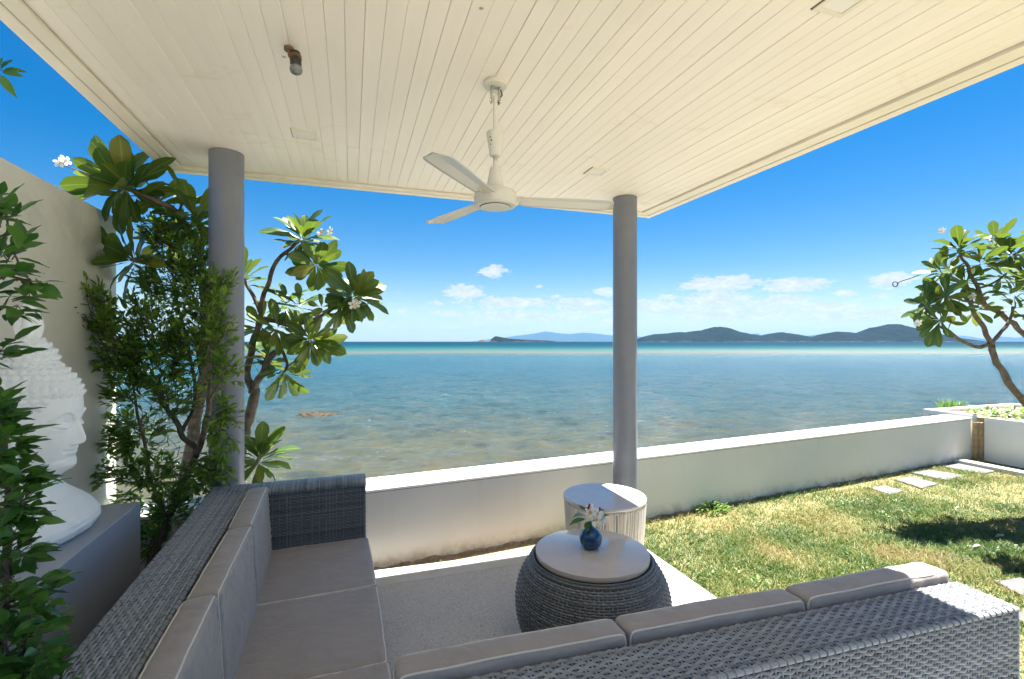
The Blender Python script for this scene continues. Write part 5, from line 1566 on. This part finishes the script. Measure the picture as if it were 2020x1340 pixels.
blobs = [(b_[0], b_[1], b_[2], b_[3] * 1.15, b_[4] * 1.12, b_[5], int(b_[6] * (1.9 if b_[1] < 760 and b_[0] > 250 and b_[0] < 420 else 2.3)), b_[7], b_[8]) for b_ in blobs]
nS = small_leaf_plant(sh, blobs, .055, SLf, M['shr_i'], rsS, 290, M['bark2'])
# leafless twiggy tangle
f = MB()
for _ in range(150):
    p = Vector(pp(rsS.uniform(285, 440), rsS.uniform(780, 1010), D + rsS.uniform(-.1, .1))); d0 = Vector((rsS.uniform(-1, 1), rsS.uniform(-.5, .5), rsS.uniform(-.4, 1))).normalized()
    q = [p]
    for k in range(4): d0 = (d0 + Vector((rsS.uniform(-.5, .5), rsS.uniform(-.4, .4), rsS.uniform(-.4, .5)))).normalized(); p = p + d0 * rsS.uniform(.02, .05); q.append(p)
    f.tube([a - sh.location for a in q], [.0022, .0018, .0015, .0012, .0008], 4, cap=False)
tag(f.build('dry_twigs', M['bark'], sh, True), None, None, None, 'stuff')

rsF = random.Random(9); D = 1.25
fp = thing('leafy_bush', 'dark glossy leafy bush in the left foreground in front of the bust', 'bush', (*pp(-40, 1500, 1.2).xy, 0))
branch(fp, [pp(-40, 2000, 1.2), pp(-20, 1400, 1.2), pp(10, 1200, 1.2), pp(15, 1000, 1.22), pp(5, 850, 1.25), pp(-30, 720, 1.25), pp(-20, 560, 1.28), pp(-10, 430, 1.3)], .012, .004, 'stem', M['bark2'])
branch(fp, [pp(-20, 1400, 1.2), pp(40, 1300, 1.18), pp(60, 1200, 1.18)], .007, .003, 'stem', M['bark2'])
blobs = [
    (8, 400, 1.3, 32, 44, .06, 9, 6, (-25, 470, 1.28)), (28, 500, 1.28, 48, 45, .07, 13, 6, (-20, 560, 1.28)), (50, 545, 1.28, 36, 26, .05, 5, 6, (0, 540, 1.28)), (15, 590, 1.26, 45, 45, .07, 11, 6, (-25, 620, 1.27)),
    (0, 690, 1.25, 25, 40, .06, 5, 5, (-30, 720, 1.25)), (0, 800, 1.22, 28, 45, .07, 14, 6, (-10, 850, 1.24)), (5, 880, 1.2, 36, 42, .07, 18, 6, (5, 900, 1.22)), (50, 945, 1.18, 32, 18, .05, 8, 6, (20, 960, 1.2)),
    (40, 990, 1.18, 72, 46, .08, 22, 6, (10, 1020, 1.2)), (35, 1070, 1.18, 66, 48, .08, 20, 6, (10, 1100, 1.2)), (45, 1170, 1.16, 70, 55, .08, 24, 6, (10, 1200, 1.2)), (50, 1270, 1.15, 76, 55, .09, 26, 6, (20, 1300, 1.18)),
    (70, 1340, 1.14, 60, 50, .08, 20, 6, (30, 1380, 1.16)), (10, 1330, 1.2, 40, 60, .08, 16, 6, (0, 1380, 1.16)), (-10, 940, 1.25, 40, 120, .08, 24, 6, (-20, 1000, 1.22)), (-15, 1180, 1.25, 40, 120, .08, 24, 6, (-10, 1200, 1.22))]
nF = small_leaf_plant(fp, [(b_[0], b_[1], b_[2], b_[3] * 1.1, b_[4] * 1.05, b_[5], max(3, int(b_[6] * .62)), 5, b_[8]) for b_ in blobs], .068, FL, M['fic_i'], rsF, 290, M['bark2'], .0017)
D = 1.5
fq = thing('hanging_twig', 'leafy twig tip poking into the sky at the upper left edge', 'twig', pp(-60, 120, D))
branch(fq, [pp(-90, 110, D), pp(-40, 120, D), pp(5, 140, D)], .003, .0015, 'stem', M['bark2'])
for (px, py, dx, dz, L) in [(2, 140, .9, .25, .062), (4, 142, .8, -.1, .062), (0, 145, .35, -.9, .070), (-6, 140, -.1, .8, .06), (0, 138, .5, .5, .05)]:
    dv = (CR * dx + Vector((0, 0, dz)) + CF * random.uniform(-.3, .3)).normalized()
    obj('leaf', FL[random.randrange(3)], fq, M=leafM(pp(px, py, D) - fq.location, frame(dv, -CF + Vector((0, 0, .4))), L))

# --- planter plants and weeds
rsP = random.Random(31)
def grass_tuft(root, c, n, h, spread, m, w_=.003):
    b_ = MB()
    for _ in range(n):
        a = rsP.uniform(0, 2 * pi); r_ = spread * rsP.random() ** .7 * .4; p = Vector((math.cos(a) * r_, math.sin(a) * r_, 0)) + c
        a2 = rsP.uniform(0, 2 * pi); ln = rsP.uniform(.1, .7) * h; hh = h * rsP.uniform(.5, 1.1)
        d_ = Vector((math.cos(a2), math.sin(a2), 0)); s_ = Vector((-d_.y, d_.x, 0)) * w_ * rsP.uniform(.7, 1.3)
        p1 = p + d_ * ln * .35 + Vector((0, 0, hh * .6)); p2 = p + d_ * ln + Vector((0, 0, hh * .95))
        b_.add([p - s_, p + s_, p1 + s_ * .8, p1 - s_ * .8, p2], [(0, 1, 2, 3), (3, 2, 4)])
    return b_


def grass_mat(name, c_green, c_dry, amt):
    m, t, b = newmat(name); ge = t.add('ShaderNodeNewGeometry'); p = ge.outputs['Position']
    n = t.noise(p, 1.15, 5, 0.6, 0.5); isl = ge.outputs['Random Per Island']
    f_ = t.math('ADD', t.mrange(n, 0.36, 0.64, 0, .75), t.math('MULTIPLY', isl, .45))
    colr = t.ramp(f_, [(0.10, c_green), (0.45, tuple(a * 1.5 for a in c_green)), (amt, (0.205, 0.235, 0.055)), (1.0, c_dry)])
    t.link(colr, b.inputs['Base Color']); b.inputs['Roughness'].default_value = 0.55
    tr = t.add('ShaderNodeBsdfTranslucent'); t.link(colr, tr.inputs[0]); ms = t.add('ShaderNodeMixShader'); ms.inputs[0].default_value = .35
    t.link(b.outputs[0], ms.inputs[1]); t.link(tr.outputs[0], ms.inputs[2]); t.link(ms.outputs[0], t.n['Material Output'].inputs[0])
    return m


M['grass'] = grass_mat('lawn_grass', (0.058, 0.112, 0.020), (0.35, 0.28, 0.12), .70)
M['weed'] = leaf_mat('fresh_weed_leaf', [(0, (.05, .13, .02)), (.6, (.10, .22, .03)), (1, (.2, .3, .05))], .45, .35, (.3, .5, .05), island=True, vein=False)
pzz = wt - .02
for (px, py, n, h, lb) in [(1878, 806, 120, .17, 'spiky grass tuft on the planter behind the wall corner')]:
    c = atz(px, py, pzz); c.x = max(c.x, 8.5); r_ = thing('grass_tuft', lb, 'grass tuft', c)
    grass_tuft(r_, Vector((0, 0, 0)), n, h, .5, None, .005).build('blades', M['weed'], r_, False)['kind'] = 'stuff'
vn = thing('creeping_vine', 'bright green creeping vine spilling over the planter at the right edge', 'vine', Vector((8.7, 3.9, pzz)))
b_ = MB(); tmpl = [([v.co.copy() for v in me.vertices], [tuple(pg.vertices) for pg in me.polygons]) for me in FL]
for _ in range(620):
    p = Vector((rsP.uniform(-.38, .6), rsP.uniform(-1.2, .55), rsP.uniform(0.02, .11) + .05 * mnoise.noise(Vector((_ * .1, 0, 0)))))
    dv = Vector((rsP.uniform(-1, 1), rsP.uniform(-1, 1), rsP.uniform(-.2, .6))).normalized(); V, Fc = tmpl[rsP.randrange(3)]; s = rsP.uniform(.06, .12)
    mx = frame(dv, (rsP.uniform(-.4, .4), rsP.uniform(-.6, 0), 1)); b_.add([p + mx @ (v * s) for v in V], Fc)
b_.build('leaf_mass', M['weed'], vn, True)['kind'] = 'stuff'
f = MB()
for k in range(14):
    y = rsP.uniform(-1.1, .5); x = rsP.uniform(-.36, .3); f.tube([(x, y, .02), (x + .1, y + .15, .07), (x - .05, y + .35, .05)], .004, 5)
f.build('stems', M['bark'], vn, True)['kind'] = 'stuff'
wd = thing('weed_clump', 'leafy green weed growing at the foot of the sea wall', 'weed', atz(1398, 1008, GZ))
b_ = MB()
for _ in range(170):
    a = rsP.uniform(0, 6.28); r_ = rsP.random() ** .6 * .14; p = Vector((math.cos(a) * r_ * 1.3, math.sin(a) * r_ * .7 - .04, rsP.uniform(.01, .10) * (1.1 - r_ / .14 * .7)))
    dv = Vector((math.cos(a), math.sin(a), rsP.uniform(0, 1))).normalized(); V, Fc = tmpl[rsP.randrange(3)]; s = rsP.uniform(.03, .055)
    mx = frame(dv, (0, 0, 1)); b_.add([p + mx @ (v * s) for v in V], Fc)
b_.build('leaf_mass', M['weed'], wd, True)['kind'] = 'stuff'

# ================================================================== grass blades of the lawn
def in_poly(x, y, poly):
    ins = np.zeros(len(x), bool); n = len(poly)
    for i in range(n):
        x1, y1 = poly[i]; x2, y2 = poly[(i + 1) % n]
        c = ((y1 > y) != (y2 > y)); xi = (x2 - x1) * (y - y1) / ((y2 - y1) if y2 != y1 else 1e-9) + x1
        ins ^= c & (x < xi)
    return ins


def vnoise(x, y, s, seed):
    g = np.random.default_rng(seed).random((64, 64)); X = x * s; Y = y * s
    xi = np.floor(X).astype(int); yi = np.floor(Y).astype(int); fx = X - xi; fy = Y - yi
    fx = fx * fx * (3 - 2 * fx); fy = fy * fy * (3 - 2 * fy); G = lambda a, b: g[a % 64, b % 64]
    return (G(xi, yi) * (1 - fx) + G(xi + 1, yi) * fx) * (1 - fy) + (G(xi, yi + 1) * (1 - fx) + G(xi + 1, yi + 1) * fx) * fy


def blades(x, y, h, w_, lean):
    n = len(x); a = rng.random(n) * 2 * pi; a2 = a + rng.normal(0, .8, n)
    dx, dy = np.cos(a), np.sin(a); sx, sy = -np.sin(a2) * w_, np.cos(a2) * w_
    z0 = np.full(n, GZ)
    P = np.empty((n, 5, 3), np.float32)
    P[:, 0] = np.stack([x - sx, y - sy, z0], 1); P[:, 1] = np.stack([x + sx, y + sy, z0], 1)
    mx_, my_ = x + dx * lean * .35, y + dy * lean * .35; z1 = z0 + h * .62
    P[:, 2] = np.stack([mx_ + sx * .8, my_ + sy * .8, z1], 1); P[:, 3] = np.stack([mx_ - sx * .8, my_ - sy * .8, z1], 1)
    P[:, 4] = np.stack([x + dx * lean, y + dy * lean, z0 + h], 1)
    base = (np.arange(n) * 5)[:, None]
    F = np.concatenate([base + np.array([[0, 1, 2, 3]]), base + np.array([[3, 2, 4]])], 1)
    return P.reshape(-1, 3), F.ravel(), np.tile([4, 3], n)


N = 330000
x = rng.uniform(.1, 8.2, N); y = rng.uniform(.2, 4.35, N)
yw = 3.565 + .0890 * (x - .138)
keep = (y < yw - .012)
keep &= ~((x < SX1 + .003) & (y < SYC + (SX1 - x) * .05 + .005))
keep &= ~((x > 7.70) & (x < 7.88))
dist = x * CF.x + y * CF.y
lat_ = (x * CR.x + y * CR.y) / np.maximum(dist, .1)
keep &= (dist > 1.6) & (lat_ < 1.35) & (lat_ > -.4)
for q in [q_ for k_, q_ in enumerate(STP) if k_ != 5]:
    c = np.mean(q, 0); qq = [(c[0] + (a - c[0]) * .97, c[1] + (b_ - c[1]) * .96) for a, b_ in q]
    keep &= ~in_poly(x, y, qq)
cov = vnoise(x, y, 1.3, 3) * .6 + vnoise(x, y, 4.1, 5) * .4
nearwall = np.exp(-(yw - y) / .10)
strip = (x < 2.3) & (y > 3.3)
cov = np.where(strip, cov * .5 * np.clip((x - .3) / 1.6, .05, 1) + .1, cov)
bare = np.exp(-((x - 6.2) ** 2 / 1.6 + (y - 3.95) ** 2 / .02)) + np.exp(-((x - 5.0) ** 2 / .8 + (y - 4.0) ** 2 / .02))
p_ = np.clip((cov - .22) * 2.2, .05, 1) * (1 - .75 * np.clip(bare, 0, 1)); p_ = np.where((x > 2.3), np.maximum(p_, .30 * (1 - np.clip(bare, 0, 1))), p_)
# thin with distance where blades get smaller than a pixel
p_ *= np.clip(4.0 / np.maximum(dist, .5), .45, 1)
keep &= rng.random(N) < p_
x, y, cov, nearwall, strip = x[keep], y[keep], cov[keep], nearwall[keep], strip[keep]
h = (.013 + .030 * cov + .04 * nearwall * rng.random(len(x))) * rng.uniform(.5, 1.3, len(x))
P, F, cts = blades(x, y, h, rng.uniform(.0018, .0038, len(x)), h * rng.uniform(.4, 2.0, len(x)))
o = obj('lawn_grass', np_mesh('lawn_grass', P, F, cts, M['grass'])); tag(o, 'short patchy green and straw-coloured lawn grass', 'grass', None, 'stuff')
# dry clippings lying on the ground
N2 = 26000
x = rng.uniform(2.2, 8, N2); y = rng.uniform(.5, 4.2, N2); k_ = y < 3.55 + .0890 * (x - .138); x, y = x[k_], y[k_]
h = rng.uniform(.002, .010, len(x)); P, F, cts = blades(x, y, h, rng.uniform(.001, .002, len(x)), rng.uniform(.02, .05, len(x)))
P[:, 2] += .006
M['straw'] = mat('dry_straw', (0.45, 0.36, 0.18), .8, .4, 30)
o = obj('dry_clippings', np_mesh('dry_clippings', P, F, cts, M['straw'])); tag(o, 'dry straw clippings scattered through the lawn', 'straw', None, 'stuff')
# taller weeds along the foot of the wall
for k, (px, py, n_, h_) in enumerate([(985, 1062, 26, .09), (1010, 1058, 22, .07), (1045, 1052, 30, .08), (1085, 1045, 34, .08), (1290, 1008, 40, .07), (1345, 1003, 30, .06), (1450, 985, 34, .07), (1530, 968, 26, .06), (1600, 955, 26, .07), (1655, 945, 40, .08), (1590, 950, 30, .06), (905, 1085, 16, .05), (835, 1098, 8, .04), (1720, 930, 20, .06)]):
    c = atz(px, py + 6, GZ); r_ = thing('grass_tuft', None, 'grass tuft', c, 0, 'grass tufts along the foot of the sea wall')
    r_['label'] = ['upright grass tuft left of the coffee table at the foot of the sea wall', 'short grass tuft just right of the upright one beside the soil strip', 'grass tuft by the wall foot behind the coffee table rim',
                   'thick grass tuft by the wall foot left of the side table', 'grass tuft by the wall foot just right of the side table', 'grass tuft by the wall foot midway between side table and leafy weed',
                   'grass tuft by the wall foot right of the leafy weed', 'grass tuft by the wall foot in the middle of the lawn edge', 'thin grass tuft by the wall foot before the stepping stones', 'fullest grass tuft by the wall foot near the smallest stepping stone',
                   'small grass tuft at the wall foot beside the thin tuft before the stones', 'small grass tuft on the bare soil strip', 'tiny grass sprout on the soil strip nearest the left sofa', 'last grass tuft at the wall foot before the kerb'][k]
    grass_tuft(r_, Vector((0, 0, 0)), n_, h_, .22, None, .0022).build('blades', M['grass'], r_, False)['kind'] = 'stuff'
b_ = MB()
for _ in range(420):
    cx_, cy_ = rsP.uniform(2.3, 7.5), rsP.uniform(1.0, 4.0)
    if cy_ > wallY(cx_) - .1 or mnoise.noise(Vector((cx_ * 1.1, cy_ * 1.1, 4))) < .02: continue
    for k in range(rsP.randrange(3, 8)):
        a = rsP.uniform(0, 6.28); dv = Vector((math.cos(a), math.sin(a), rsP.uniform(.1, .8))).normalized(); V, Fc = tmpl[rsP.randrange(3)]; s_ = rsP.uniform(.02, .042)
        mx = frame(dv, (0, 0, 1)); o3 = Vector((cx_ + rsP.uniform(-.05, .05), cy_ + rsP.uniform(-.05, .05), GZ + rsP.uniform(.012, .03))); b_.add([o3 + mx @ (v * s_) for v in V], Fc)
tag(b_.build('lawn_weeds', M['weed'], None, True), 'small broad-leaved weeds scattered through the lawn', 'weeds', None, 'stuff')
# fallen leaves
for k, (px, py, lb) in enumerate([(1972, 1058, 'pale curled fallen leaf in the tree shadow on the lawn'), (1925, 1078, 'small white fallen petal on the shaded lawn'), (1888, 1002, 'tiny pale fallen petal on the sunny lawn')]):
    c = atz(px, py, GZ + .03); f = MB(); s = (.05, .035, .02)[k]
    f.add([(-s, 0, 0), (-s * .3, -s * .4, .01), (s * .6, -s * .35, .006), (s, 0, .012), (s * .5, s * .4, .01), (-s * .3, s * .4, .0), (0, 0, -.004)], [(0, 1, 6), (1, 2, 6), (2, 3, 6), (3, 4, 6), (4, 5, 6), (5, 0, 6)])
    o = f.build('fallen_leaf', M['cord'] if k else M['straw'], None, loc=c); tag(o, lb, 'fallen leaf')
print('leaves', nS, nF, 'grass', len(x))
